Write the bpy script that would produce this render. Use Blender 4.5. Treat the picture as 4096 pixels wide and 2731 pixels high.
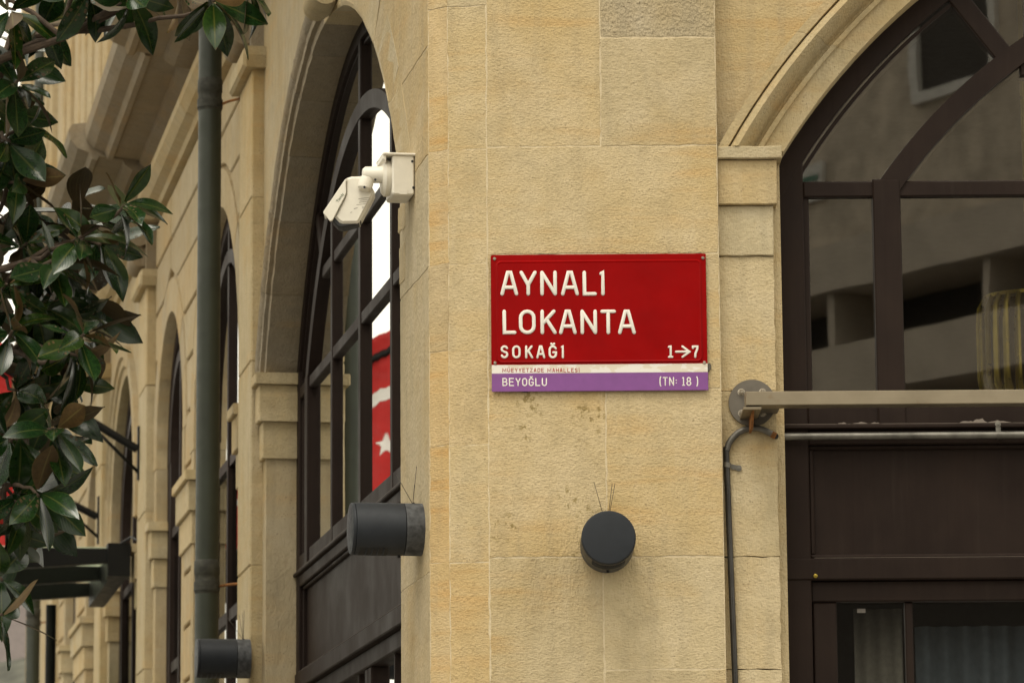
import bpy, bmesh, math, random
import numpy as np
from mathutils import Vector, Matrix
random.seed(7)
for o in list(bpy.data.objects): bpy.data.objects.remove(o)
S = bpy.context.scene
COL = S.collection
# ------------------------------------------------------------------ camera
LENS, TILT, ROLL, CAMZ, Y0 = 132.83, math.radians(9.85), 0.0075, 1.65, 10.5
PW, PH_, FPX = 4096.0, 2731.0, 15113.0
fw = Vector((0, math.cos(TILT), math.sin(TILT))); r0 = Vector((1, 0, 0)); u0 = Vector((0, -math.sin(TILT), math.cos(TILT)))
RT = r0*math.cos(ROLL) - u0*math.sin(ROLL); UP = u0*math.cos(ROLL) + r0*math.sin(ROLL)
CAM = Vector((0, 0, CAMZ))
cd = bpy.data.cameras.new('camera'); cam = bpy.data.objects.new('camera', cd); COL.objects.link(cam)
m3 = Matrix((RT, UP, -fw)).transposed()
cam.matrix_world = Matrix.Translation(CAM) @ m3.to_4x4()
cd.lens = LENS; cd.sensor_width = 36.0; cd.sensor_fit = 'HORIZONTAL'; cd.clip_start = 0.1; cd.clip_end = 2000
cd.dof.use_dof = True; cd.dof.focus_distance = 10.75; cd.dof.aperture_fstop = 9.0
S.camera = cam
S.render.resolution_x = 1024; S.render.resolution_y = 682
# ------------------------------------------------------------------ world, sun, exposure
w = bpy.data.worlds.new('World'); S.world = w; w.use_nodes = True
nt = w.node_tree; bg = nt.nodes['Background']
sky = nt.nodes.new('ShaderNodeTexSky'); sky.sky_type = 'NISHITA'; sky.sun_disc = False
SUN_EL, SUN_AZ = math.radians(62), math.radians(202)      # azimuth clockwise from +Y
sky.sun_elevation = SUN_EL; sky.sun_rotation = SUN_AZ; sky.air_density = 1.0; sky.dust_density = 6.0; sky.ozone_density = 1.0
hs = nt.nodes.new('ShaderNodeHueSaturation'); hs.inputs['Saturation'].default_value = 0.18; hs.inputs['Value'].default_value = 1.0
# even overcast cloud layer, brighter towards the zenith as a real overcast sky is
tcw = nt.nodes.new('ShaderNodeTexCoord'); sxw = nt.nodes.new('ShaderNodeSeparateXYZ'); nt.links.new(tcw.outputs['Generated'], sxw.inputs[0])
rw = nt.nodes.new('ShaderNodeMapRange'); nt.links.new(sxw.outputs['Z'], rw.inputs['Value'])
rw.inputs['From Min'].default_value = 0; rw.inputs['From Max'].default_value = 1; rw.inputs['To Min'].default_value = 11.0; rw.inputs['To Max'].default_value = 19.0
cw = nt.nodes.new('ShaderNodeVectorMath'); cw.operation = 'SCALE'; cw.inputs[0].default_value = (1.0, .94, .79); nt.links.new(rw.outputs[0], cw.inputs['Scale'])
ov = nt.nodes.new('ShaderNodeMix'); ov.data_type = 'RGBA'; ov.inputs['Factor'].default_value = 0.85
nt.links.new(sky.outputs[0], hs.inputs['Color']); nt.links.new(hs.outputs[0], ov.inputs['A']); nt.links.new(cw.outputs[0], ov.inputs['B'])
nt.links.new(ov.outputs['Result'], bg.inputs['Color']); bg.inputs['Strength'].default_value = 0.15
sd = bpy.data.lights.new('sun', 'SUN'); sun = bpy.data.objects.new('sun', sd); COL.objects.link(sun)
sd.energy = 1.5; sd.angle = math.radians(20); sd.color = (1.0, 0.93, 0.80)
sv = Vector((math.sin(SUN_AZ)*math.cos(SUN_EL), math.cos(SUN_AZ)*math.cos(SUN_EL), math.sin(SUN_EL)))
sun.rotation_euler = sv.to_track_quat('Z', 'Y').to_euler(); sun.location = (0, 0, 30)
S.view_settings.view_transform = 'Standard'; S.view_settings.look = 'None'; S.view_settings.gamma = 1
S.view_settings.use_curve_mapping = False; S.view_settings.exposure = -0.22
S.render.engine = 'CYCLES'
S.cycles.max_bounces = 6; S.cycles.diffuse_bounces = 3; S.cycles.glossy_bounces = 3; S.cycles.transmission_bounces = 3; S.cycles.transparent_max_bounces = 8
# ------------------------------------------------------------------ planes of the place
Z = Vector((0, 0, 1))
def ray(x, y): return fw*FPX + RT*(x-PW/2) - UP*(y-PH_/2)
def onY(x, y, Y):                       # point seen at photo position x, y on the vertical plane at depth Y
    d = ray(x, y); return CAM + d*(Y/d.y)
def D(x, y, Y): return onY(x*1.7415, y*1.7415, Y)
class Plane:
    def __init__(s, o, u, n): s.o, s.u, s.n = Vector(o), Vector(u), Vector(n)
    def p(s, a, z, d=0): return s.o + s.u*a + s.n*d + Z*z
FRONT = Plane((0, Y0, 0), (1, 0, 0), (0, -1, 0))
PSI = math.radians(10.6)
fa = Vector((-math.sin(PSI), math.cos(PSI), 0)); fn = Vector((-math.cos(PSI), -math.sin(PSI), 0))
OC = Vector((-0.2357, Y0+.07, 0)); P0 = Vector((-0.068, Y0, 0)); P1 = Vector((-0.179, Y0+.022, 0))
FAC = Plane(OC, fa, fn)
def pl2(A, B):
    u = (B-A).normalized(); return Plane(A, u, Vector((u.y, -u.x, 0)))
BAND1, BAND2 = pl2(P1, P0), pl2(OC, P1)
# ------------------------------------------------------------------ helpers
class MB:
    def __init__(s): s.v, s.f, s.m, s.sm = [], [], [], []
    def add(s, vs, fs, mi=0, smooth=False):
        k = len(s.v); s.v += [Vector(v) for v in vs]
        for f in fs: s.f.append([i+k for i in f]); s.m.append(mi); s.sm.append(smooth)
        return s
    def box(s, pl, a0, a1, z0, z1, d0, d1, mi=0):
        vs = [pl.p(a, z, d) for d in (d0, d1) for a, z in ((a0, z0), (a1, z0), (a1, z1), (a0, z1))]
        return s.add(vs, [(0,1,2,3), (7,6,5,4), (0,4,5,1), (1,5,6,2), (2,6,7,3), (3,7,4,0)], mi)
    def prism(s, pl, pts, d0, d1, bev=0.0, mi=0, fn_=None):
        """outline extruded along the plane's normal, with a chamfered front edge"""
        n = len(pts); rings = [(pts, d0), (pts, d1-bev)]
        if bev: rings.append((inset(pts, bev), d1))
        P = fn_ or pl.p
        vs = [P(a, z, d) for ps, d in rings for a, z in ps]; fs = [list(range(n))[::-1]]
        for r in range(len(rings)-1):
            for i in range(n):
                j = (i+1) % n; fs.append((r*n+i, r*n+j, (r+1)*n+j, (r+1)*n+i))
        fs.append([n*(len(rings)-1)+i for i in range(n)])
        return s.add(vs, fs, mi)
    def tube(s, pts, rad, seg=10, mi=0, caps=True):
        pts = [Vector(p) for p in pts]; n = len(pts)
        rads = rad if isinstance(rad, (list, tuple)) else [rad]*n
        t0 = (pts[1]-pts[0]).normalized(); ref = Z if abs(t0.z) < .9 else Vector((1, 0, 0))
        x = t0.cross(ref).normalized(); vs = []; prev = t0
        for i, p in enumerate(pts):
            t = ((pts[min(i+1, n-1)]-pts[max(i-1, 0)])).normalized()
            x = prev.rotation_difference(t) @ x; x = (x - t*x.dot(t)).normalized(); prev = t; y = t.cross(x)
            for k in range(seg):
                a = 2*math.pi*k/seg; vs.append(p + (x*math.cos(a)+y*math.sin(a))*rads[i])
        fs = []
        for i in range(n-1):
            for k in range(seg):
                k2 = (k+1) % seg; fs.append((i*seg+k, i*seg+k2, (i+1)*seg+k2, (i+1)*seg+k))
        s.add(vs, fs, mi, True)
        if caps:
            b = len(s.v)-n*seg
            s.f += [[b+k for k in range(seg)][::-1], [b+(n-1)*seg+k for k in range(seg)]]; s.m += [mi, mi]; s.sm += [False, False]
        return s
    def lathe(s, prof, o, ax, seg=40, mi=0, smooth=True):
        ax = Vector(ax).normalized(); ref = Z if abs(ax.z) < .9 else Vector((1, 0, 0))
        x = ax.cross(ref).normalized(); y = ax.cross(x); o = Vector(o); vs = []
        for h, r in prof:
            for k in range(seg):
                a = 2*math.pi*k/seg; vs.append(o + ax*h + (x*math.cos(a)+y*math.sin(a))*r)
        n = len(prof); fs = []
        for i in range(n-1):
            for k in range(seg):
                k2 = (k+1) % seg; fs.append((i*seg+k, i*seg+k2, (i+1)*seg+k2, (i+1)*seg+k))
        fs += [list(range(seg))[::-1], [(n-1)*seg+k for k in range(seg)]]
        return s.add(vs, fs, mi, smooth)
    def build(s, name, mats, parent=None, sharp=True):
        off = root_loc(parent)
        me = bpy.data.meshes.new(name); me.from_pydata([tuple(v-off) for v in s.v], [], s.f)
        for mt in (mats if isinstance(mats, (list, tuple)) else [mats]): me.materials.append(mt)
        me.polygons.foreach_set('material_index', s.m); me.polygons.foreach_set('use_smooth', s.sm)
        bm = bmesh.new(); bm.from_mesh(me); bmesh.ops.recalc_face_normals(bm, faces=bm.faces)
        if sharp:
            for e in bm.edges:
                if len(e.link_faces) == 2 and e.calc_face_angle(0) > 0.7: e.smooth = False
        bm.to_mesh(me); bm.free()
        o = bpy.data.objects.new(name, me); COL.objects.link(o); o.parent = parent
        return o
def root_loc(p):
    v = Vector((0, 0, 0))
    while p is not None: v = v + p.location; p = p.parent
    return v
def inset(pts, b):
    n = len(pts); out = []; A = sum(pts[i][0]*pts[(i+1) % n][1]-pts[(i+1) % n][0]*pts[i][1] for i in range(n)); sg = 1 if A > 0 else -1
    for i in range(n):
        p, q, r = Vector(pts[i-1]), Vector(pts[i]), Vector(pts[(i+1) % n])
        e1, e2 = q-p, r-q
        if e1.length < 1e-9 or e2.length < 1e-9: out.append(tuple(q)); continue
        e1.normalize(); e2.normalize(); n1, n2 = Vector((-e1.y, e1.x)), Vector((-e2.y, e2.x)); m = n1+n2
        if m.length < 1e-6: m = n1
        m = m.normalized(); c = max(.5, m.dot(n1)); q = q + m*(sg*b/c); out.append((q.x, q.y))
    return out
def rough(pts, step=.03, amp=.0012):
    """break a straight outline into a slightly worn one"""
    out = []; n = len(pts)
    for i in range(n):
        p, q = Vector(pts[i]), Vector(pts[(i+1) % n]); L = (q-p).length; k = max(1, int(L/step))
        nn = Vector((-(q-p).y, (q-p).x)).normalized()
        for j in range(k):
            a = p.lerp(q, j/k); a += nn*random.uniform(-amp, amp)
            if j == 0: a += Vector((random.uniform(-amp, amp), random.uniform(-amp, amp)))
            out.append((a.x, a.y))
    return out
def thing(name, label, cat, loc=(0, 0, 0), group=None):
    o = bpy.data.objects.new(name, None); COL.objects.link(o); o.location = loc; o.empty_display_size = .2
    o['label'] = label; o['category'] = cat
    if group: o['group'] = group
    return o
def tag(o, label, cat, group=None):
    o['label'] = label; o['category'] = cat
    if group: o['group'] = group
    return o
def struct(o): o['kind'] = 'structure'; return o
def inst(name, mesh, parent, mw):
    o = bpy.data.objects.new(name, mesh); COL.objects.link(o); o.parent = parent
    o.matrix_local = Matrix.Translation(-root_loc(parent)) @ mw; return o
# ------------------------------------------------------------------ materials
def mat(name):
    m = bpy.data.materials.new(name); m.use_nodes = True; t = m.node_tree
    b = t.nodes['Principled BSDF']; return m, t, b
def N(t, typ, **kw):
    n = t.nodes.new(typ)
    for k, v in kw.items():
        if k in n.inputs: n.inputs[k].default_value = v
        else: setattr(n, k, v)
    return n
def ramp(t, fac, stops):
    r = t.nodes.new('ShaderNodeValToRGB'); e = r.color_ramp.elements
    while len(e) < len(stops): e.new(.5)
    for x, (p, c) in zip(e, stops): x.position = p; x.color = tuple(c)+(1,) if len(c) == 3 else c
    t.links.new(fac, r.inputs[0]); return r.outputs[0]
def mixc(t, f, a, b, mode='MIX'):
    n = t.nodes.new('ShaderNodeMix'); n.data_type = 'RGBA'; n.blend_type = mode
    for s, v in ((n.inputs['Factor'], f), (n.inputs['A'], a), (n.inputs['B'], b)):
        if hasattr(v, 'links'): t.links.new(v, s)
        else: s.default_value = v if isinstance(v, (int, float)) else tuple(v)+(1,)
    return n.outputs['Result']
def vec(t, scale, coord='Object', rnd=0.0):
    tc = t.nodes.new('ShaderNodeTexCoord'); mp = t.nodes.new('ShaderNodeMapping'); mp.inputs['Scale'].default_value = scale
    if rnd:
        oi = t.nodes.new('ShaderNodeObjectInfo'); mu = t.nodes.new('ShaderNodeMath'); mu.operation = 'MULTIPLY'; mu.inputs[1].default_value = rnd
        t.links.new(oi.outputs['Random'], mu.inputs[0]); ad = t.nodes.new('ShaderNodeVectorMath'); ad.operation = 'ADD'
        t.links.new(tc.outputs[coord], ad.inputs[0]); t.links.new(mu.outputs[0], ad.inputs[1]); t.links.new(ad.outputs[0], mp.inputs['Vector'])
    else: t.links.new(tc.outputs[coord], mp.inputs['Vector'])
    return mp.outputs[0]
def noise(t, v, scale=1.0, detail=3, rough_=.55, dist=0.0):
    n = N(t, 'ShaderNodeTexNoise', Scale=scale, Detail=detail, Roughness=rough_, Distortion=dist); t.links.new(v, n.inputs['Vector']); return n.outputs['Fac']
def math_(t, op, a, b):
    n = t.nodes.new('ShaderNodeMath'); n.operation = op
    for s, v in zip(n.inputs, (a, b)):
        if hasattr(v, 'links'): t.links.new(v, s)
        else: s.default_value = v
    return n.outputs[0]
def bump(t, b, h, strength=.5, dist=.01):
    n = N(t, 'ShaderNodeBump', Strength=strength, Distance=dist); t.links.new(h, n.inputs['Height']); t.links.new(n.outputs[0], b.inputs['Normal']); return n
def simple(name, col, rough_=.5, metal=0.0, var=.12, scale=12, bmp=0.0, spec=.5):
    m, t, b = mat(name); v = vec(t, (scale,)*3, rnd=3.0); f = noise(t, v, 1, 4)
    lo = tuple(c*(1-var) for c in col); hi = tuple(min(1, c*(1+var)) for c in col)
    t.links.new(ramp(t, f, [(.3, lo), (.7, hi)]), b.inputs['Base Color'])
    b.inputs['Metallic'].default_value = metal; b.inputs['Specular IOR Level'].default_value = spec
    t.links.new(ramp(t, noise(t, v, 2.3, 3), [(.3, (max(.02, rough_-.08),)*3), (.7, (min(1, rough_+.1),)*3)]), b.inputs['Roughness'])
    if bmp: bump(t, b, noise(t, v, 6, 4), bmp, .003)
    return m
def stone(name, base=(.52, .425, .26), tool=(105, 105, 200), strength=.55, grey=0.0, pits=.45, orange=.45):
    m, t, b = mat(name)
    big = noise(t, vec(t, (1.9,)*3, rnd=11), 1, 3, .6)
    mid = noise(t, vec(t, (13,)*3, rnd=5), 1, 3, .65)
    streak = noise(t, vec(t, (21, 21, 2.2), rnd=7), 1, 3, .6)
    bedd = noise(t, vec(t, (2.2, 2.2, 24), rnd=9), 1, 2, .6)
    lo = tuple(c*.86 for c in base); hi = (base[0]*1.08, base[1]*1.09, base[2]*1.14)
    c = ramp(t, mid, [(.28, lo), (.5, base), (.74, hi)])
    c = mixc(t, ramp(t, big, [(.42, (0, 0, 0)), (.64, (.7,)*3)]), c, (base[0]*.95, base[1]*.86, base[2]*.66))
    c = mixc(t, ramp(t, noise(t, vec(t, (4.2,)*3, rnd=17), 1, 3, .6), [(.50, (0, 0, 0)), (.72, (.55,)*3)]), c, (base[0]*1.10, base[1]*1.13, base[2]*1.24))
    of = math_(t, 'MULTIPLY', ramp(t, bedd, [(.50, (0, 0, 0)), (.72, (1, 1, 1))]), math_(t, 'MULTIPLY', ramp(t, big, [(.42, (0, 0, 0)), (.60, (1, 1, 1))]), orange))
    c = mixc(t, of, c, (.52, .31, .11))
    c = mixc(t, ramp(t, streak, [(.50, (0, 0, 0)), (.80, (.52,)*3)]), c, (base[0]*.66, base[1]*.67, base[2]*.70))
    c = mixc(t, ramp(t, streak, [(.18, (.40,)*3), (.42, (0, 0, 0))]), c, (base[0]*1.12, base[1]*1.16, base[2]*1.30))
    # tooling: short ragged chisel pecks in level rows
    t1 = noise(t, vec(t, tool, rnd=4), 1, 2, .55); t2 = noise(t, vec(t, (210, 210, 60), rnd=2), 1, 1, .5)
    px = N(t, 'ShaderNodeTexVoronoi', Scale=1.0); t.links.new(vec(t, (95,)*3, rnd=3), px.inputs['Vector'])
    pm = math_(t, 'MULTIPLY', ramp(t, px.outputs['Distance'], [(.10, (1, 1, 1)), (.28, (0, 0, 0))]), ramp(t, mid, [(.48, (0, 0, 0)), (.62, (1, 1, 1))]))
    c = mixc(t, math_(t, 'MULTIPLY', pm, pits), c, (.13, .095, .05))
    c = mixc(t, ramp(t, t1, [(.28, (.30,)*3), (.44, (0, 0, 0))]), c, (base[0]*.60, base[1]*.52, base[2]*.44))  # hollows of the chisel pecks also shaded in the colour
    oi = t.nodes.new('ShaderNodeObjectInfo')
    c = mixc(t, 1.0, c, ramp(t, oi.outputs['Random'], [(0, (.90, .89, .87)), (.35, (1, 1, 1)), (.7, (1.0, .975, .93)), (1, (1.0, .94, .84))]), 'MULTIPLY')
    if grey: c = mixc(t, grey, c, (.30, .28, .24))
    t.links.new(c, b.inputs['Base Color']); b.inputs['Roughness'].default_value = .92; b.inputs['Specular IOR Level'].default_value = .2
    h = math_(t, 'ADD', t1, math_(t, 'ADD', math_(t, 'MULTIPLY', t2, .8), math_(t, 'MULTIPLY', mid, 1.3)))
    bump(t, b, h, strength, .006)
    return m
STONE = stone('tooled_limestone')
STONE_ROUGH = stone('pitted_limestone', (.43, .365, .245), (85, 85, 95), 1.0, .10, 1.0, .1)
STONE_BAND = stone('warm_limestone', (.535, .42, .245), (80, 80, 200), .45, 0, .2, .8)
STONE_V = stone('combed_limestone', (.50, .42, .275), (170, 170, 80), .7, .05, .5, .2)
STONE_TRIM = stone('moulded_limestone', (.48, .40, .25), (95, 95, 140), .45, .04, .6, .35)
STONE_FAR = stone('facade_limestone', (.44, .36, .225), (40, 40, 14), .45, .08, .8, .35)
STONE_OLD = stone('weathered_limestone', (.29, .24, .165), (45, 45, 35), .8, .15, .9, .3)
def stained():
    m = stone('lichen_stained_limestone'); t = m.node_tree; b = t.nodes['Principled BSDF']; src = b.inputs['Base Color'].links[0].from_socket
    f = math_(t, 'MULTIPLY', ramp(t, noise(t, vec(t, (85, 85, 60), rnd=1), 1, 3), [(.53, (0, 0, 0)), (.62, (1, 1, 1))]), ramp(t, noise(t, vec(t, (9,)*3, rnd=1), 1, 2), [(.52, (0, 0, 0)), (.62, (.9,)*3)]))
    t.links.new(mixc(t, math_(t, 'MULTIPLY', f, .8), src, (.20, .145, .045)), b.inputs['Base Color']); return m
STONE_STAIN = stained()
MORTAR = simple('lime_mortar', (.60, .50, .33), .95, bmp=.6, scale=60, spec=.2)
WOOD = None
def wood():
    m, t, b = mat('dark_painted_wood')
    g = noise(t, vec(t, (60, 60, 3), rnd=5), 1, 4, .6); f = noise(t, vec(t, (5,)*3, rnd=5), 1, 4)
    c = ramp(t, f, [(.3, (.0150, .0088, .0066)), (.7, (.0240, .0150, .0112))])
    c = mixc(t, ramp(t, g, [(.45, (0, 0, 0)), (.8, (.35,)*3)]), c, (.010, .004, .003))
    d = noise(t, vec(t, (38, 38, 2.2), rnd=8), 1, 3); c = mixc(t, ramp(t, d, [(.6, (0, 0, 0)), (.85, (.16,)*3)]), c, (.06, .048, .038))
    t.links.new(c, b.inputs['Base Color']); t.links.new(ramp(t, f, [(.3, (.48,)*3), (.7, (.68,)*3)]), b.inputs['Roughness'])
    b.inputs['Specular IOR Level'].default_value = .13; bump(t, b, g, .15, .002); return m
WOOD = wood()
DUST = simple('wood_ledge_dust', (.13, .105, .085), .8, bmp=.3)
def glass(name, ior=2.3, tint=(.80, .82, .78), wav=.010):
    m, t, b = mat(name); t.nodes.remove(b); out = t.nodes['Material Output']
    tr = N(t, 'ShaderNodeBsdfTransparent'); tr.inputs['Color'].default_value = tint+(1,)
    gl = N(t, 'ShaderNodeBsdfGlossy', Roughness=.012); gl.inputs['Color'].default_value = (.93, .94, .93, 1)
    fr = N(t, 'ShaderNodeFresnel', IOR=ior); mx = t.nodes.new('ShaderNodeMixShader')
    bp = N(t, 'ShaderNodeBump', Strength=wav, Distance=.02); t.links.new(noise(t, vec(t, (3.5,)*3, rnd=20), 1, 1), bp.inputs['Height'])
    t.links.new(bp.outputs[0], gl.inputs['Normal'])
    t.links.new(fr.outputs[0], mx.inputs[0]); t.links.new(tr.outputs[0], mx.inputs[1]); t.links.new(gl.outputs[0], mx.inputs[2]); t.links.new(mx.outputs[0], out.inputs['Surface'])
    return m
GLASS = glass('window_glass')
CANOPY_GLASS = simple('frosted_canopy_glass', (.42, .46, .38), .3, var=.15); 
ct = CANOPY_GLASS.node_tree; b_ = ct.nodes['Principled BSDF']; tl = N(ct, 'ShaderNodeBsdfTranslucent'); tl.inputs['Color'].default_value = (.80, .86, .74, 1); mxs = ct.nodes.new('ShaderNodeMixShader'); mxs.inputs[0].default_value = .8; mx2 = ct.nodes.new('ShaderNodeMixShader'); mx2.inputs[0].default_value = .55; tp2 = N(ct, 'ShaderNodeBsdfTransparent'); tp2.inputs['Color'].default_value = (.80, .86, .76, 1)
ct.links.new(b_.outputs[0], mxs.inputs[1]); ct.links.new(tl.outputs[0], mxs.inputs[2]); ct.links.new(mxs.outputs[0], mx2.inputs[1]); ct.links.new(tp2.outputs[0], mx2.inputs[2]); ct.links.new(mx2.outputs[0], ct.nodes['Material Output'].inputs['Surface'])
BLACK_STEEL = simple('black_painted_steel', (.006, .0065, .006), .5, spec=.2)
LAMP = simple('anthracite_powder_coat', (.018, .021, .026), .48, var=.10, scale=25, spec=.3)
LAMP_DIRT = simple('weathered_lamp_collar', (.055, .057, .060), .7, var=.65, scale=45)
VENT = simple('dark_vent', (.008, .008, .008), .7)
WIRE = simple('bird_spike_wire', (.05, .045, .035), .4, .8)
WHITE = simple('white_camera_shell', (.74, .70, .60), .38, var=.05, scale=30)
RUBBER = simple('black_rubber', (.012, .012, .012), .5)
GREENINK = simple('green_print', (.05, .09, .02), .6); GREYINK = simple('grey_print', (.33, .30, .25), .6)
PIPE = simple('green_grey_pipe_paint', (.028, .034, .022), .5, var=.16, scale=9)
PIPE_JOINT = simple('weathered_pipe_joint', (.036, .036, .027), .75, var=.5, scale=30)
STEEL = None
def brushed():
    m, t, b = mat('brushed_stainless'); g = noise(t, vec(t, (4, 300, 300)), 1, 3)
    f = noise(t, vec(t, (7,)*3), 1, 4)
    c = ramp(t, f, [(.3, (.24, .20, .14)), (.7, (.33, .28, .20))]); c = mixc(t, ramp(t, noise(t, vec(t, (22,)*3), 1, 4), [(.62, (0, 0, 0)), (.78, (.5,)*3)]), c, (.20, .11, .045))
    t.links.new(c, b.inputs['Base Color']); b.inputs['Metallic'].default_value = .85
    t.links.new(ramp(t, g, [(.3, (.42,)*3), (.7, (.58,)*3)]), b.inputs['Roughness']); return m
STEEL = brushed()
PLATE = simple('dull_steel_plate', (.145, .128, .105), .55, .6, var=.12, scale=20)
BOLT = simple('bolt_steel', (.35, .31, .25), .32, .9, var=.3, scale=40)
RUST = simple('rust', (.22, .085, .018), .85, var=.5, scale=60, bmp=.4)
GALV = simple('galvanised_conduit', (.165, .155, .135), .48, .7, var=.45, scale=14)
CONDUIT = simple('black_conduit', (.055, .052, .048), .33, .7, var=.3, scale=10)
RED = simple('red_enamel', (.255, .0010, .0014), .36, var=.10, scale=9, spec=.07)
WHITEINK = simple('white_enamel', (.74, .71, .64), .42, var=.05)
PURPLE = simple('purple_enamel', (.20, .062, .25), .42, var=.08, scale=30)
REDINK = simple('red_print', (.36, .02, .02), .5)
SEALANT = simple('dark_sealant', (.09, .08, .06), .8)
def torn():
    m, t, b = mat('patched_white_strip'); f = noise(t, vec(t, (16, 16, 30)), 1, 3, .5)
    c = ramp(t, f, [(.47, (.74, .71, .65)), (.50, (.66, .60, .49))]); t.links.new(c, b.inputs['Base Color']); b.inputs['Roughness'].default_value = .5; return m
STRIP = torn()
def leafmat(name, a, b2, rib, rgh):
    m, t, b = mat(name); f = noise(t, vec(t, (14,)*3, rnd=9), 1, 3); c = ramp(t, f, [(.3, a), (.7, b2)])
    tc = t.nodes.new('ShaderNodeTexCoord'); sx = t.nodes.new('ShaderNodeSeparateXYZ'); t.links.new(tc.outputs['UV'], sx.inputs[0])
    ab = math_(t, 'ABSOLUTE', math_(t, 'SUBTRACT', sx.outputs[1], .5), 0)
    c = mixc(t, ramp(t, ab, [(.02, (1, 1, 1)), (.05, (0, 0, 0))]), c, rib)
    c = mixc(t, ramp(t, ab, [(.46, (0, 0, 0)), (.5, (.6,)*3)]), c, rib)
    oi = t.nodes.new('ShaderNodeObjectInfo'); c = mixc(t, 1.0, c, ramp(t, oi.outputs['Random'], [(0, (.7, .8, .9)), (.6, (1, 1, 1)), (1, (1.5, 1.35, .8))]), 'MULTIPLY')
    t.links.new(c, b.inputs['Base Color']); b.inputs['Roughness'].default_value = rgh; b.inputs['Specular IOR Level'].default_value = .5
    wv = math_(t, 'SINE', math_(t, 'ADD', math_(t, 'MULTIPLY', sx.outputs[0], 70), math_(t, 'MULTIPLY', ab, -50)), 0)
    bump(t, b, wv, .035, .002); return m
LEAF_T = leafmat('magnolia_leaf_top', (.008, .026, .007), (.018, .048, .010), (.065, .080, .020), .21)
LEAF_B = leafmat('magnolia_leaf_underside', (.060, .036, .012), (.10, .060, .020), (.13, .10, .035), .65)
BARK = simple('bark', (.085, .060, .042), .9, var=.4, scale=30, bmp=.6)
BRASS = simple('brass', (.34, .25, .035), .32, .7, var=.25)
CURTAIN = simple('blue_grey_curtain', (.10, .12, .15), .9, var=.15, scale=40)
SHEER = simple('grey_sheer_curtain', (.20, .18, .16), .9, var=.12, scale=60)
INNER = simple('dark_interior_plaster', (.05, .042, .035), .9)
CONCRETE = simple('grey_concrete', (.52, .44, .345), .9, var=.25, scale=5, bmp=.4)
PALE = simple('pale_render', (.50, .43, .35), .9, var=.12, scale=4)
FRAMEW = simple('white_window_paint', (.6, .57, .52), .5); GREENP = simple('green_paint', (.05, .16, .10), .5)
FLAGRED = simple('flag_red_cloth', (.40, .012, .010), .8, var=.1); FLAGW = simple('flag_white_cloth', (.72, .70, .66), .8)
ASPH = simple('paving_stone', (.14, .13, .115), .9, var=.25, scale=6, bmp=.4); GRANITE = simple('granite_kerb', (.25, .24, .22), .85, var=.2, scale=25)
HILLM = simple('wooded_hill', (.06, .06, .045), .95, var=.5, scale=2.5, bmp=.8)
MAUVE = simple('mauve_render', (.24, .205, .195), .9)
TILE = simple('roof_tile', (.25, .10, .06), .85, var=.25)
# ------------------------------------------------------------------ setting
g = MB(); g.add([(-600, -600, 0), (600, -600, 0), (600, 900, 0), (-600, 900, 0)], [(0, 1, 2, 3)]); struct(g.build('ground', ASPH))
pv = MB()
def pave(pts, z):
    n = len(pts); pv.add([(x, y, 0.0) for x, y in pts]+[(x, y, z) for x, y in pts], [list(range(n, 2*n))]+[(i, (i+1) % n, n+(i+1) % n, n+i) for i in range(n)])
a1, a2 = FAC.p(0, 0, 2.2), FAC.p(30, 0, 2.2); b1, b2 = FAC.p(0, 0, -.3), FAC.p(30, 0, -.3)
pave([(7, 8.6), (7, 10.9), (b1.x, b1.y), (b2.x, b2.y), (a2.x, a2.y), (a1.x, 8.6)], .13); struct(pv.build('pavement', GRANITE))
# ------------------------------------------------------------------ the stone building
BLD = thing('stone_building', 'cream limestone corner building with dark arched windows', 'building', (0, Y0+.5, 0))
SPRING, ZC = 4.02, 3.0
def arch_z(s, c, R, zc): return zc + math.sqrt(max(0, R*R-(s-c)**2))
def arch_wall(name, pl, s0, s1, z0, z1, ops, d0, d1, m):
    """wall sheet with arched openings: ops = (centre, half width, zc, R, bottom); reveals run from d0 back to d1"""
    b = MB(); cur = s0
    def rect(a, c_, zl, zh): b.add([pl.p(a, zl, d0), pl.p(c_, zl, d0), pl.p(c_, zh, d0), pl.p(a, zh, d0)], [(0, 1, 2, 3)])
    for c, h, zc, R, zb in sorted(ops):
        rect(cur, c-h, z0, z1); n = 36; ss = [c-h+2*h*(.5-.5*math.cos(math.pi*i/n)) for i in range(n+1)]
        path = [(c-h, zb)]+[(s, arch_z(s, c, R, zc)) for s in ss]+[(c+h, zb)]
        for i in range(n):
            s, q = ss[i], ss[i+1]
            b.add([pl.p(s, arch_z(s, c, R, zc), d0), pl.p(q, arch_z(q, c, R, zc), d0), pl.p(q, z1, d0), pl.p(s, z1, d0)], [(0, 1, 2, 3)])
        if zb > z0: rect(c-h, c+h, z0, zb)
        for (s, z), (q, y) in zip(path, path[1:]): b.add([pl.p(s, z, d0), pl.p(q, y, d0), pl.p(q, y, d1), pl.p(s, z, d1)], [(0, 1, 2, 3)])
        cur = c+h
    rect(cur, s1, z0, z1)
    bm_ = b.build(name, m, BLD); return bm_
FC, FR, FH = 2.45, 1.965, 1.68           # front window: centre, opening radius, half width at the springing
W1C, W1R, W1H = 2.20, 1.985, 1.70
SMALL = [(5.72, .92, 4.13), (7.86, .68, 4.30), (10.55, .92, 4.18), (12.78, .57, 4.38), (14.80, .52, 4.42)]   # centre, radius, height of centre
fz = 5.62
arch_wall('wall', FRONT, .57, 7.0, 0, fz, [(FC, FH, ZC, FR, 0)], -.09, -.32, STONE)
arch_wall('wall', FAC, .45, 4.5, 0, fz, [(W1C, W1H, ZC, W1R, 0)], -.004, -.30, STONE_FAR)
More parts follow.
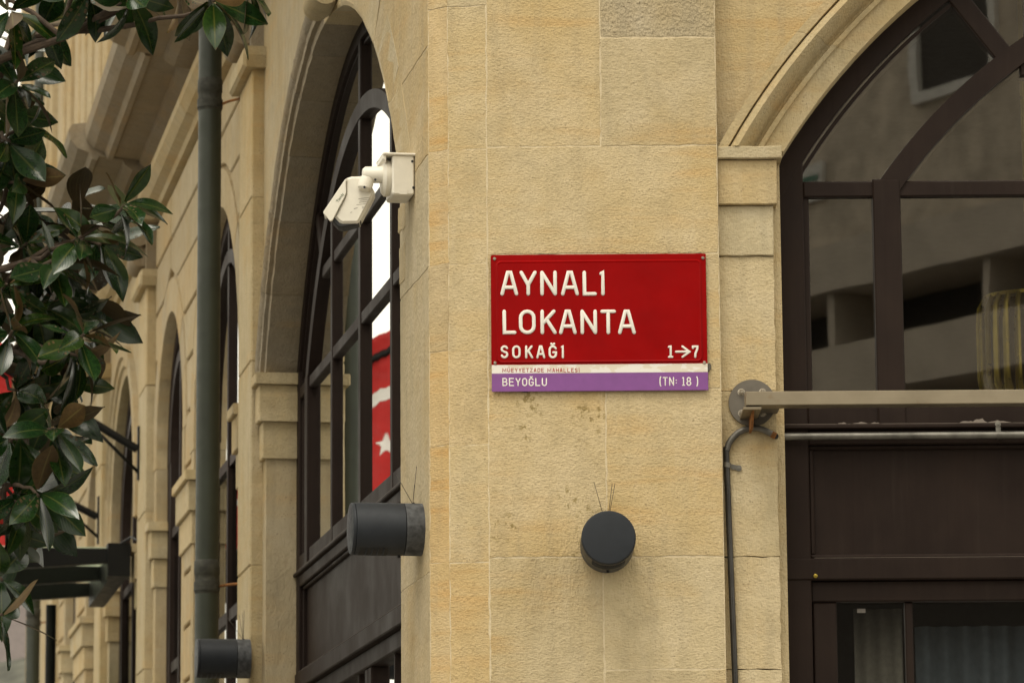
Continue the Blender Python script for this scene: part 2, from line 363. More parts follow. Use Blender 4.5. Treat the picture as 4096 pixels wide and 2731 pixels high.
arch_wall('wall', FAC, 4.5, 8.66, 0, fz, [(c, R, zc, R, 0) for c, R, zc in SMALL[:2]], -.022, -.35, STONE_FAR)
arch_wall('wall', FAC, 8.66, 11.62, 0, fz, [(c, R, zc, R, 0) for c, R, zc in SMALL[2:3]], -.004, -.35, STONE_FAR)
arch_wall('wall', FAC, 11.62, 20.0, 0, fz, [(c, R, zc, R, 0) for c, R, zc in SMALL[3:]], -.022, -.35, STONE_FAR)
# corner core (mortar) behind the corner stones
core = MB(); e = .0009
cp = [FRONT.p(.588, 0, -e), FRONT.p(P0.x, 0, -e), P1+Vector((.001, e, 0)), OC+Vector((e, e*.6, 0)), FAC.p(.52, 0, -e), FAC.p(.52, 0, -.34), FRONT.p(.588, 0, -.45)]
core.add([p+Z*z for z in (0, fz) for p in cp], [tuple(range(7))[::-1], tuple(range(7, 14))]+[(i, (i+1) % 7, 7+(i+1) % 7, 7+i) for i in range(7)]); core.build('pier_core', MORTAR, BLD)
def block(pl, s0, s1, z0, z1, m=STONE, d=0.0, gap=.0022, th=.05, amp=.0020, bev=.0009):
    pts = rough([(s0+gap, z0+gap), (s1-gap, z0+gap), (s1-gap, z1-gap), (s0+gap, z1-gap)], .021, amp)
    return MB().prism(pl, pts, d-th, d+random.uniform(-.0006, .0008), bev).build('stone_block', m, BLD)
XL, XR = P0.x, .588
for s0, s1, z0, z1, m in [(XL, .258, 4.035, 5.0, STONE), (.258, XR, 4.035, 4.352, STONE), (.258, XR, 4.352, 4.76, STONE_ROUGH), (.258, XR, 4.76, 5.2, STONE), (XL, .258, 5.0, 5.3, STONE), (.258, XR, 5.2, 5.6, STONE), (XL, .258, 5.3, 5.6, STONE),
        (XL, XR, 3.722, 4.035, STONE), (XL, XR, 3.335, 3.722, STONE), (XL, .262, 2.861, 3.335, STONE_STAIN), (.262, XR, 2.861, 3.335, STONE),
        (XL, .250, 2.30, 2.861, STONE), (.250, XR, 2.546, 2.861, STONE), (.250, XR, 2.2, 2.546, STONE), (XL, .25, 1.75, 2.30, STONE), (.25, XR, 1.75, 2.2, STONE),
        (XL, XR, 1.3, 1.75, STONE), (XL, .3, .8, 1.3, STONE), (.3, XR, .8, 1.3, STONE), (XL, XR, .3, .8, STONE), (XL, XR, .0, .3, STONE)]:
    block(FRONT, s0, s1, z0, z1, m)
zz = [0, .4, .85, 1.35, 1.85, 2.35, 2.85, 3.18, 3.45, 3.70, 4.03, 4.45, 4.9, 5.3, 5.6]
L1, L2 = (P0-P1).length, (P1-OC).length
for i in range(len(zz)-1):
    block(BAND1, .001, L1-.001, zz[i], zz[i+1], STONE, 0, .0006, .03)
    block(BAND2, .001, L2-.001, zz[i]+.004, zz[i+1]+.004, STONE_BAND, 0, .0005, .02)
for z0, z1 in [(0, .6), (.6, 1.3), (1.3, 2.1), (2.1, 2.83), (2.83, 3.70)]: block(FAC, .002, .525, z0, z1, STONE_V, 0, .0010, .05, .002)
for z0, z1 in [(3.70, 4.03), (4.03, 4.35), (4.35, 4.75), (4.75, 5.2), (5.2, 5.6)]:
    def edge(z): return .525 if z < SPRING else W1C-math.sqrt(max(0, W1R**2-(z-ZC)**2)) if z < ZC+W1R else W1C
    zs = [z0+(z1-z0)*k/8 for k in range(9)]
    pts = [(.004, z0+.002)]+[(edge(min(max(z, z0+.002), z1-.002))+.0, min(max(z, z0+.002), z1-.002)) for z in zs]+[(.004, z1-.002)]
    MB().prism(FAC, rough(pts, .04, .002), -.05, .001, .002).build('stone_block', STONE_V, BLD)
# front jamb strip with stepped impost
for z0, z1 in [(0, .5), (.5, 1.1), (1.1, 1.7), (1.7, 2.2), (2.2, 2.548), (2.548, 2.864), (2.864, 3.335), (3.335, 3.722)]:
    block(FRONT, .586, .747, z0, z1, STONE, -.05, .0012, .3)
    block(FRONT, 2*FC-.747, 2*FC-.586, z0, z1, STONE, -.05, .0012, .3)
for sgn in (0, 1):
    for k, (xr, z0, z1, d) in enumerate([(.747, 3.722, 3.868, -.042), (.758, 3.868, 3.998, -.026), (.772, 3.998, 4.034, -.010)]):
        a, c = .589, xr
        if sgn: a, c = 2*FC-xr, 2*FC-.589
        pts = rough([(a, z0+.001), (c, z0+.001), (c, z1), (a, z1)], .03, .0010)
        MB().prism(FRONT, pts, -.34, d, .0025).build('impost_stone', STONE_TRIM, BLD)
# swept mouldings round the two wide arches, stone by stone
def ring(pl, c, R, prof, base, nseg, a0, a1, m, zc=ZC, name='arch_stone', sub=6, flat=None):
    for k in range(nseg):
        t0, t1 = a0+(a1-a0)*k/nseg, a0+(a1-a0)*(k+1)/nseg; gp = .0005/R
        b = MB(); vs = []; jit = random.uniform(-.0015, .0015); np_ = len(prof)
        for i in range(sub+1):
            fr_ = (t0+gp+(t1-t0-2*gp)*i/sub-a0)/(a1-a0)
            for o, d in prof:
                r = R+o; ts_ = math.asin((flat-zc)/r) if flat else a0; t = ts_+(math.pi-2*ts_)*fr_ if flat else a0+(a1-a0)*fr_; vs.append(pl.p(c+r*math.cos(t), zc+r*math.sin(t), base+d+(jit if d > -.05 else 0)+random.uniform(-.0006, .0006)))
        fs = [(i*np_+j, (i+1)*np_+j, (i+1)*np_+j+1, i*np_+j+1) for i in range(sub) for j in range(np_-1)]
        fs += [tuple(range(np_)), tuple(range(sub*np_, (sub+1)*np_))[::-1]]
        b.add(vs, fs, 0, True).build(name, m, BLD)
PROF = [(-.004, -.22), (-.003, .002), (.050, .004), (.053, .018), (.066, .021), (.070, .006), (.076, .002), (.083, .010), (.090, .034), (.100, .064), (.113, .080), (.126, .076), (.132, .060), (.135, .046), (.138, .066), (.162, .068), (.166, -.01)]
sA = math.asin((SPRING+.012-ZC)/FR)
ring(FRONT, FC, FR, PROF, -.088, 11, sA, math.pi-sA, STONE_TRIM, flat=4.0345)
PROF1 = [(-.004, -.15), (-.003, .001), (.03, .003), (.034, .018), (.055, .020), (.062, .000), (.075, .002), (.092, .020), (.115, .030), (.14, .024), (.148, .006), (.19, .008), (.205, .010), (.208, -.01)]
PROF2 = [(-.004, -.15), (-.003, .0005), (.012, .0035), (.018, .0005), (.20, .002), (.203, -.01)]
sB = math.asin((SPRING+.012-ZC)/W1R)
def half_ring(prof, a_lo, a_hi, n, m):
    for k in range(n):
        vs = []; np_ = len(prof); jit = random.uniform(-.0015, .0015); sub = 7
        for i in range(sub+1):
            f_ = (k+.003+(.994)*i/sub)/n
            for o, d in prof:
                r = W1R+o; lo = math.asin((4.031-ZC)/r); A0 = lo if a_lo == 0 else math.pi/2; A1 = math.pi/2 if a_lo == 0 else math.pi-lo; t = A0+(A1-A0)*f_
                vs.append(FAC.p(W1C+r*math.cos(t), ZC+r*math.sin(t), d+(jit if d > -.05 else 0)+random.uniform(-.0012, .0012)))
        fs = [(i*np_+q, (i+1)*np_+q, (i+1)*np_+q+1, i*np_+q+1) for i in range(sub) for q in range(np_-1)]+[tuple(range(np_)), tuple(range(sub*np_, (sub+1)*np_))[::-1]]
        MB().add(vs, fs, 0, True).build('arch_stone', m, BLD)
half_ring(PROF1, 0, 1, 6, STONE_OLD); half_ring(PROF2, 1, 2, 5, STONE_V)
# keystone console over the first side arch
KC, KZ = W1C-.22, .02
kb = MB(); kb.prism(FAC, [(KC-.12, 4.97+KZ), (KC+.12, 4.97+KZ), (KC+.15, 5.32), (KC-.15, 5.32)], -.13, .035, .01)
kb.lathe([(-.12, .0), (-.12, .022), (-.118, .024), (-.118, .046), (-.05, .054), (.05, .054), (.118, .046), (.118, .024), (.12, .022), (.12, 0)], FAC.p(KC, 4.99+KZ, .045), fa, 24)
kb.lathe([(-.12, .0), (-.12, .035), (0, .045), (.12, .035), (.12, 0)], FAC.p(KC, 5.25, .07), fa, 20)
kb.build('keystone', STONE_TRIM, BLD)
# stepped imposts along the side wall
def impost(t0, t1, pa, pb, dd=0.0):
    for z0, z1, p in [(3.70, 3.845, .012), (3.845, 3.985, .028), (3.985, 4.03, .045)]:
        a, c = t0-(p if pa else -.003), t1+(p if pb else -.003)
        MB().prism(FAC, rough([(a, z0+.001), (c, z0+.001), (c, z1), (a, z1)], .04, .0015), -.16, p+dd, .004).build('impost_stone', STONE_TRIM, BLD)
for z0, z1, p in [(3.74, 3.86, .010), (3.90, 3.985, .030)]: MB().prism(FAC, rough([(.42, z0), (.52+p, z0+.01), (.52+p, z1), (.42, z1)], .02, .004), -.10, .003, .004).build('impost_stone', STONE_V, BLD)
for t0, t1, pa, pb in [(3.90, 4.0, True, False), (4.62, 4.80, False, True), (6.64, 7.18, True, True), (8.54, 8.66, True, False), (9.45, 9.63, False, True), (11.47, 11.6, True, False), (12.06, 12.21, False, True), (13.35, 14.28, True, True), (15.32, 15.5, True, False)]: impost(t0, t1, pa, pb)
# rusticated courses with sunk joints between the pilasters
def rustic(ta, tb, ops, z0, z1, h=.25, ref=5.60):
    k0 = math.floor((z0-ref)/h); z = ref+k0*h; ringw = .185
    def side(o, y, sg):
        if not isinstance(o, tuple): return o
        c, R, zc = o; return c+sg*(math.sqrt(max(0, (R+ringw)**2-(y-zc)**2)) if y > zc else R+.10)
    while z < z1-.02:
        za, zb = max(z, z0), min(z+h, z1); lim = [ta]+list(ops)+[tb]
        for L, Rr in zip(lim, lim[1:]):
            ys = [za+.008+(zb-za-.016)*j/5 for j in range(6)]
            l_, r_ = [side(L, y, 1)+.007 for y in ys], [side(Rr, y, -1)-.007 for y in ys]
            if isinstance(L, tuple): l_ = [max(a, L[0]) for a in l_]
            if isinstance(Rr, tuple): r_ = [min(a, Rr[0]) for a in r_]
            if min(b_-a for a, b_ in zip(l_, r_)) < .04: continue
            MB().prism(FAC, list(zip(r_, ys))+list(zip(l_, ys))[::-1], -.05, random.uniform(-.002, .001), .006).build('stone_course', STONE_FAR, BLD)
        z += h
rustic(4.47, 8.64, SMALL[:2], 1.2, 5.58); rustic(12.08, 16.0, SMALL[3:], 2.2, 5.58)
for c, R, zc in SMALL:                                   # plain arch surrounds, voussoirs and jamb strips
    ring(FAC, c, R, [(-.003, -.20), (-.003, .0), (.0, .004), (.165, .004), (.17, -.03)] if R != .92 or c < 9 else [(-.003, -.2), (-.003, 0), (.04, .005), (.05, .02), (.09, .02), (.1, .035), (.16, .03), (.165, -.02)], -.002, 9, 0, math.pi, STONE_FAR, zc, 'arch_stone', 4)
    for sg in (-1, 1):
        a = sorted((c+sg*(R-.003), c+sg*(R+.10)))
        MB().prism(FAC, [(a[0], 4.03), (a[1], 4.03), (a[1], zc-.002), (a[0], zc-.002)], -.2, .002, .003).build('stone_block', STONE_FAR, BLD)
        MB().prism(FAC, [(a[0], .0), (a[1], .0), (a[1], 3.70), (a[0], 3.70)], -.2, .001, .003).build('jamb_stone', STONE_FAR, BLD)
# pilasters with capitals
for t0 in (4.01, 8.67, 11.62, 16.05):
    t1 = t0+.43; q = thing('pilaster', '', '', (0, 0, 0)); del q['label']; del q['category']; q.parent = BLD; q.location = FAC.p(t0, 0, 0)-BLD.location
    for z0, z1 in [(0, .9), (.9, 1.7), (1.7, 2.5), (2.5, 3.3), (3.3, 4.1), (4.1, 4.75), (4.75, 5.265)]:
        MB().prism(FAC, rough([(t0, z0+.002), (t1, z0+.002), (t1, z1), (t0, z1)], .05, .0015), -.03, .045, .006).build('stone_block', STONE_TRIM, q)
    cpx = MB().prism(FAC, [(t0-.04, 5.265), (t1+.04, 5.265), (t1+.06, 5.31), (t1+.06, 5.345), (t0-.06, 5.345), (t0-.06, 5.31)], -.03, .085, .012); cpx.build('capital_slab', STONE_TRIM, q)
    MB().prism(FAC, [(t0+.02, 5.345), (t1-.02, 5.345), (t1-.02, 5.62), (t0+.02, 5.62)], -.03, .05, .004).build('neck', STONE_OLD, q)
    cs = MB(); cs.lathe([(-.16, .0), (-.16, .05), (0, .06), (.16, .05), (.16, 0)], FAC.p(t0+.215, 5.43, .07), fa, 18); cs.lathe([(-.19, 0), (-.19, .07), (0, .08), (.19, .07), (.19, 0)], FAC.p(t0+.215, 5.55, .09), fa, 18); cs.build('console', STONE_OLD, q)
# string course and cornice swept along the walls in stone lengths
def sweep(pl, prof, cuts, name, m):
    for a, c, dd in cuts:
        n = len(prof); vs = [pl.p(s, z, d+(dd if d > 0 else 0)) for s in (a+.002, c-.002) for d, z in prof]
        MB().add(vs, [(j, n+j, n+(j+1) % n, (j+1) % n) for j in range(n)]+[tuple(range(n)), tuple(range(n, 2*n))[::-1]]).build(name, m, BLD)
STR = [(-.05, 5.60), (.02, 5.605), (.03, 5.63), (.07, 5.65), (.10, 5.69), (.105, 5.72), (.07, 5.75), (-.05, 5.76)]
COR = [(-.05, 5.84), (.05, 5.86), (.09, 5.885), (.10, 5.91), (.22, 5.925), (.235, 5.905), (.26, 5.91), (.275, 5.945), (.33, 5.965), (.37, 6.01), (.38, 6.06), (.36, 6.09), (-.05, 6.16)]
cuts = []; t = -.05
brk = [(-.05, .9, .0), (.9, 2.4, 0), (2.4, 3.9, .0), (3.9, 4.6, .08), (4.6, 6.4, .08), (6.4, 7.6, .0), (7.6, 8.6, 0), (8.6, 9.2, .08), (9.2, 11.5, .08), (11.5, 12.15, .08), (12.15, 14.0, 0), (14.0, 16.0, 0), (16.0, 16.6, .08), (16.6, 20, 0)]
sweep(FAC, STR, [(a, c, 0 if not d or c-a > 1 else .05) for a, c, d in brk], 'string_course', STONE_TRIM)
sweep(FAC, COR, brk, 'cornice', STONE_OLD)
sweep(FRONT, STR, [(-.2, 1.2, 0), (1.2, 2.6, 0), (2.6, 4.2, 0), (4.2, 7, 0)], 'string_course', STONE_TRIM)
sweep(FRONT, COR, [(-.25, 1.0, 0), (1.0, 2.6, 0), (2.6, 4.2, 0), (4.2, 7, 0)], 'cornice', STONE_OLD)
# upper storey
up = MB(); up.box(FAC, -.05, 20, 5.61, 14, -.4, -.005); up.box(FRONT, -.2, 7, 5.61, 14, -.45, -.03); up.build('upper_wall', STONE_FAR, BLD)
t = 6.0
while t < 19.6:
    wd = random.choice((.35, .5, .42)); dp = random.choice((.06, .09, .12))
    u = MB(); u.prism(FAC, [(t, 6.2), (t+wd, 6.2), (t+wd, 13.8), (t, 13.8)], -.05, dp, .02); u.prism(FAC, [(t+.1, 6.22), (t+wd-.1, 6.22), (t+wd-.1, 13.78), (t+.1, 13.78)], dp-.02, dp+.025, .012); u.build('upper_pilaster', STONE_FAR, BLD); t += wd+random.uniform(.35, .9)
# interior shell
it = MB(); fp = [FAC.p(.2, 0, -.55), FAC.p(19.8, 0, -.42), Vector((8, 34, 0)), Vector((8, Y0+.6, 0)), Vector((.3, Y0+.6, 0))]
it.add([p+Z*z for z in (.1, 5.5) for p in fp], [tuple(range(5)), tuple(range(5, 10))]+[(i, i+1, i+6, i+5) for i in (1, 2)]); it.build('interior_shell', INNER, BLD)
rf = MB(); rf.add([p+Z*14 for p in (FAC.p(-.05, 0, 0), FAC.p(20, 0, 0), Vector((8, 34, 0)), Vector((8, Y0, 0)))], [(0, 1, 2, 3)])
e0, e1 = FAC.p(20, 0, 0), Vector((8, 34, 0)); rf.add([e0, e1, e1+Z*14, e0+Z*14], [(0, 1, 2, 3)]); rf.add([Vector((7, Y0+.05, 0)), Vector((8, 34, 0)), Vector((8, 34, 14)), Vector((7, Y0+.05, 14))], [(0, 1, 2, 3)]); rf.build('roof_and_rear', STONE_FAR, BLD)
# ------------------------------------------------------------------ big arched windows
def big_window(pl, c, R, H, d0, nm='window'):
    """d0 = outer face of the frame"""
    W = bpy.data.objects.new(nm, None); COL.objects.link(W); W.parent = BLD; W.location = pl.p(c, 0, d0)-BLD.location
    k = R-FR; ro, ri = R+.03, R-.065; ai, ao = 1.62+k, 1.695+k; zt0, zt1 = 3.922, 3.968; jo, ji = H+.03, H-.075
    def P(s, z, d=0): return pl.p(c+s, z, d0+d)
    LP = Plane(pl.p(c, 0, d0), pl.u, pl.n)
    def rng(r_in, r_out, zmin, da, db, name):
        b = MB(); a0 = math.asin((zmin-ZC)/r_out); n = 48; vs = []
        for i in range(n+1):
            t = a0+(math.pi-2*a0)*i/n
            for r, d in ((r_in, da), (r_in+.006, db-.0), (r_out-.006, db), (r_out, da)): vs.append(P(r*math.cos(t), ZC+r*math.sin(t), d))
        b.add(vs, [(i*4+j, i*4+4+j, i*4+4+(j+1) % 4, i*4+(j+1) % 4) for i in range(n) for j in range(4)], 0, False); return b.build(name, WOOD, W)
    rng(ri, ro, SPRING-.05, -.09, 0, 'arch_frame'); rng(ri-.018, ri+.004, SPRING-.07, -.07, -.012, 'glazing_bead')
    rng(ai, ao, 3.955, -.07, .004, 'inner_arch')
    def bar(name, s0, s1, z0, z1, da, db, bev=.004): return MB().prism(LP, [(s0, z0), (s1, z0), (s1, z1), (s0, z1)], da, db, bev).build(name, WOOD, W)
    for sg in (-1, 1):
        bar('jamb', *sorted((sg*ji, sg*jo)), 0.13, SPRING+.03, -.09, -.001)
        bar('glazing_bead', *sorted((sg*(ji-.016), sg*(ji+.003))), 3.31, SPRING-.05, -.07, -.013)
        bar('mullion', *sorted((sg*(1.405+k*.5), sg*(1.325+k*.5))), 3.25, 3.972, -.07, .006)
        bar('mullion', *sorted((sg*.735, sg*.685)), 3.25, arch_z(.71, 0, ai, ZC)+.02, -.07, .0)
    bar('mullion', -.027, .027, 3.25, ZC+ri+.01, -.07, .001)
    bar('transom', -ji, ji, zt0, zt1, -.07, -.0025); q = math.sqrt(ai**2-(4.30-ZC)**2); bar('transom', -q, q, 4.278, 4.322, -.07, -.006)
    for ang in (53, 127):
        t = math.radians(ang); dx = Vector((math.cos(t), math.sin(t))); nx = Vector((-dx.y, dx.x))*.028
        a, b_ = dx*(ao-.01), dx*(ri+.01); pts = [(a.x-nx.x, ZC+a.y-nx.y), (b_.x-nx.x, ZC+b_.y-nx.y), (b_.x+nx.x, ZC+b_.y+nx.y), (a.x+nx.x, ZC+a.y+nx.y)]
        MB().prism(LP, pts, -.07, -.005, .004).build('radial_bar', WOOD, W)
    # panes
    def pane(s0, s1, lo, hi, dg_=-.020):
        n = 12; b = MB(); ss = [s0+(s1-s0)*i/n for i in range(n+1)]; vs = [P(s, lo(s), dg_) for s in ss]+[P(s, max(lo(s)+.001, hi(s)), dg_) for s in ss]
        b.add(vs, [(i, i+1, n+2+i, n+1+i) for i in range(n)]); return b.build('pane', GLASS, W)
    xs = [-ji, -1.365-k*.5, -.71, 0, .71, 1.365+k*.5, ji]
    for a, c_ in zip(xs, xs[1:]): pane(a, c_, lambda s: 3.30, lambda s: zt0+.02)
    arc = lambda r: (lambda s: ZC+math.sqrt(max(0, r*r-s*s)))
    ia = math.sqrt((ai+.02)**2-(zt1-ZC)**2)
    xi = [-ia, -.71, 0, .71, ia]
    for a, c_ in zip(xi, xi[1:]):
        pane(a, c_, lambda s: zt1-.02, lambda s: min(4.30, arc(ai+.02)(s)))
        pane(max(a, -.98), min(c_, .98), lambda s: 4.30, arc(ai+.02))
    xo = [-ri-.01, -math.cos(math.radians(53))*1.8, 0, math.cos(math.radians(53))*1.8, ri+.01]
    for a, c_ in zip(xo, xo[1:]): pane(max(a, -ji), min(c_, ji), lambda s: max(zt1-.02, arc(ao-.02)(s)) if abs(s) < ao-.02 else zt1-.02, arc(ri+.02))
    # rails, panel, door head and doors
    bar('rail', -ji, ji, 3.255, 3.318, -.08, -.002); MB().prism(LP, [(-H, 3.243), (H, 3.243), (H, 3.257), (-H, 3.257)], -.08, .012, .004).build('sill', [WOOD], W)
    dl = MB(); dl.box(LP, -H+.01, H-.01, 3.2572, 3.2585, -.004, .008); dl.build('ledge_dust', DUST, W)
    bar('rail', -ji, ji, 3.20, 3.243, -.08, -.003)
    bar('panel_field', -ji, ji, 2.86, 3.21, -.08, -.032, .0); nb = MB()
    bar('panel_mould', -ji+.0, ji, 3.188, 3.2005, -.05, -.016); bar('panel_mould', -ji, ji, 2.872, 2.886, -.05, -.010, .006)
    for sg in (-1, 1): bar('panel_mould', *sorted((sg*(ji-.0), sg*(ji-.014))), 2.886, 3.188, -.05, -.016)
    bar('rail', -H-.01, H+.01, 2.812, 2.874, -.08, .004); MB().box(LP, -ji+.01, ji-.01, 2.8742, 2.8755, -.012, .002).build('ledge_dust', DUST, W)
    bar('door_head', -ji, ji, 2.752, 2.812, -.08, -.022)
    x = -ji
    for i in range(4):
        a, c_ = -ji+2*ji*i/4, -ji+2*ji*(i+1)/4
        dr = bar('door_stile', a+.004, a+.072, .13, 2.751, -.09, -.028); bar('door_stile', c_-.072, c_-.004, .13, 2.751, -.09, -.028)
        mid = a+.072+.195; bar('door_bar', mid, mid+.022, .95, 2.751, -.08, -.036); bar('door_rail', a+.072, c_-.072, .13, .35, -.085, -.031); bar('door_rail', a+.072, c_-.072, .85, .97, -.085, -.031); bar('door_panel', a+.07, c_-.07, .34, .86, -.08, -.05)
        pane(a+.07, mid+.001, lambda s: .96, lambda s: 2.752, -.06); pane(mid+.02, c_-.07, lambda s: .96, lambda s: 2.752, -.06)
    return W
FW = big_window(FRONT, FC, FR, FH, -.185)
rl_ = random.Random(4); lump = MB()
for x_a, x_b, h_ in ((.925, .958, .006), (.965, 1.02, .006), (1.02, 1.055, .005), (1.27, 1.33, .007), (1.31, 1.36, .016), (1.35, 1.43, .008)):
    n_ = 9; lump.add([FRONT.p(x_a+(x_b-x_a)*i/n_, 3.2578, -.176) for i in range(n_+1)]+[FRONT.p(x_a+(x_b-x_a)*i/n_, 3.2580+h_*math.sin(math.pi*i/n_)*rl_.uniform(.6, 1.1), -.182) for i in range(n_+1)]+[FRONT.p(x_a+(x_b-x_a)*i/n_, 3.2578, -.186) for i in range(n_+1)], [(r_*(n_+1)+i, r_*(n_+1)+i+1, (r_+1)*(n_+1)+i+1, (r_+1)*(n_+1)+i) for r_ in (0, 1) for i in range(n_)], 0, True)
lump.build('dirt_crust', DUST, FW)
pg_ = D(1873, 1322, Y0+.18); MB().lathe([(-.002, .0062), (.0015, .0062), (.003, .004), (.0032, .0003)], pg_, (0, -1, 0), 12).build('brass_plug', BRASS, FW)
tg_ = D(1978, 1402, Y0+.247); MB().box(FRONT, tg_.x-.012, tg_.x+.012, tg_.z-.006, tg_.z+.006, -.2437, -.2430).build('paper_tag', SHEER, FW)
big_window(FAC, W1C, W1R, W1H, -.120)
# narrow arched windows further along
def small_window(c, R, d0=-.24, zc=4.2):
    W = bpy.data.objects.new('window', None); COL.objects.link(W); W.parent = BLD; W.location = FAC.p(c, 0, d0)-BLD.location
    LP = Plane(FAC.p(c, 0, d0), fa, fn)
    def rg(r0_, r1_, da, db, nm):
        b = MB(); n = 24; vs = []
        for i in range(n+1):
            t = math.pi*i/n
            for r, d in ((r0_, da), (r0_, db), (r1_, db), (r1_, da)): vs.append(LP.p(r*math.cos(t), zc+r*math.sin(t), d))
        b.add(vs, [(i*4+j, i*4+4+j, i*4+4+(j+1) % 4, i*4+(j+1) % 4) for i in range(n) for j in range(4)]).build(nm, WOOD, W)
    def bar(nm, s0, s1, z0, z1, da, db): MB().box(LP, s0, s1, z0, z1, da, db).build(nm, WOOD, W)
    rg(R-.07, R+.02, -.08, 0, 'arch_frame'); rg(R-.24, R-.18, -.06, .008, 'inner_arch')
    for sg in (-1, 1):
        bar('jamb', *sorted((sg*(R-.07), sg*(R+.02))), .13, zc, -.08, -.002); bar('mullion', *sorted((sg*(R-.24), sg*(R-.18))), 2.9, zc, -.06, .004)
    bar('mullion', -.025, .025, 2.9, zc+R-.05, -.06, .002)
    bar('transom', -R+.06, R-.06, 3.92, 3.965, -.06, -.004); bar('transom', -R+.06, R-.06, 3.25, 3.30, -.06, -.004); bar('rail', -R+.06, R-.06, 2.85, 2.92, -.06, .003); bar('panel', -R+.06, R-.06, .13, 2.86, -.06, -.02)
    n = 20; ss = [-R+.05+(2*R-.1)*i/n for i in range(n+1)]
    for zl, zh in ((2.9, 3.27), (3.28, 3.94)): MB().add([LP.p(-R+.05, zl, -.018), LP.p(R-.05, zl, -.018), LP.p(R-.05, zh, -.018), LP.p(-R+.05, zh, -.018)], [(0, 1, 2, 3)]).build('pane', GLASS, W)
    MB().add([LP.p(s, 3.945, -.018) for s in ss]+[LP.p(s, arch_z(s, 0, R-.04, zc), -.018) for s in ss], [(i, i+1, n+2+i, n+1+i) for i in range(n)]).build('pane', GLASS, W)
for c, R, zc in SMALL: small_window(c, R, -.055, zc)
# ------------------------------------------------------------------ street sign
def SX(cx, cy, Y): return onY(1900+cx/2.24, 950+cy/2.24, Y)
YS = Y0-.012
sg0 = SX(1116, 1365, YS); SIGN = thing('street_sign', 'red enamel street name sign with white and purple strips on the corner pier', 'street sign', (sg0.x, YS, sg0.z))
SP = Plane((0, YS, 0), (1, 0, 0), (0, -1, 0))
def q2(cx, cy): p = SX(cx, cy, YS); return (p.x, p.z)
def rrect(x0, z0, x1, z1, r, n=6):
    pts = []
    for cx, cz, a in ((x1-r, z0+r, -90), (x1-r, z1-r, 0), (x0+r, z1-r, 90), (x0+r, z0+r, 180)):
        for i in range(n+1): t = math.radians(a+90*i/n); pts.append((cx+r*math.cos(t), cz+r*math.sin(t)))
    return pts
x0, zt = q2(140, 157); x1, zb = q2(2084, 1140); _, zw = q2(140, 1142); _, zp = q2(140, 1219); x1b, ze = q2(2091, 1366)
MB().prism(SP, rrect(x0, zb, x1, zt, .004), -.003, .0, .0008).build('red_plate', RED, SIGN)
ix0, iz1 = q2(182, 207); ix1, iz0 = q2(2046, 1120)
pn = MB(); A_, B_, C_ = rrect(ix0, iz0, ix1, iz1, .014), rrect(ix0+.005, iz0+.005, ix1-.005, iz1-.005, .011), rrect(ix0+.0085, iz0+.0085, ix1-.0085, iz1-.0085, .009); n = len(A_)
pn.add([SP.p(a, z, -.0005) for a, z in A_]+[SP.p(a, z, .0042) for a, z in B_]+[SP.p(a, z, .0030) for a, z in C_], [(i, (i+1) % n, n+(i+1) % n, n+i) for i in range(n)]+[(n+i, n+(i+1) % n, 2*n+(i+1) % n, 2*n+i) for i in range(n)], 0, True)
pn.add([SP.p(a, z, .0030) for a, z in C_], [tuple(range(n))]); pn.build('raised_field', RED, SIGN)
MB().prism(SP, [(x0+.001, zp), (x1b-.001, zp), (x1b-.001, zw), (x0+.001, zw)], -.002, .0006, .0004).build('white_strip', STRIP, SIGN)
MB().prism(SP, [(x0+.001, ze), (x1b, ze), (x1b, zp-.0004), (x0+.001, zp-.0004)], -.003, .0012, .0006).build('purple_strip', PURPLE, SIGN)
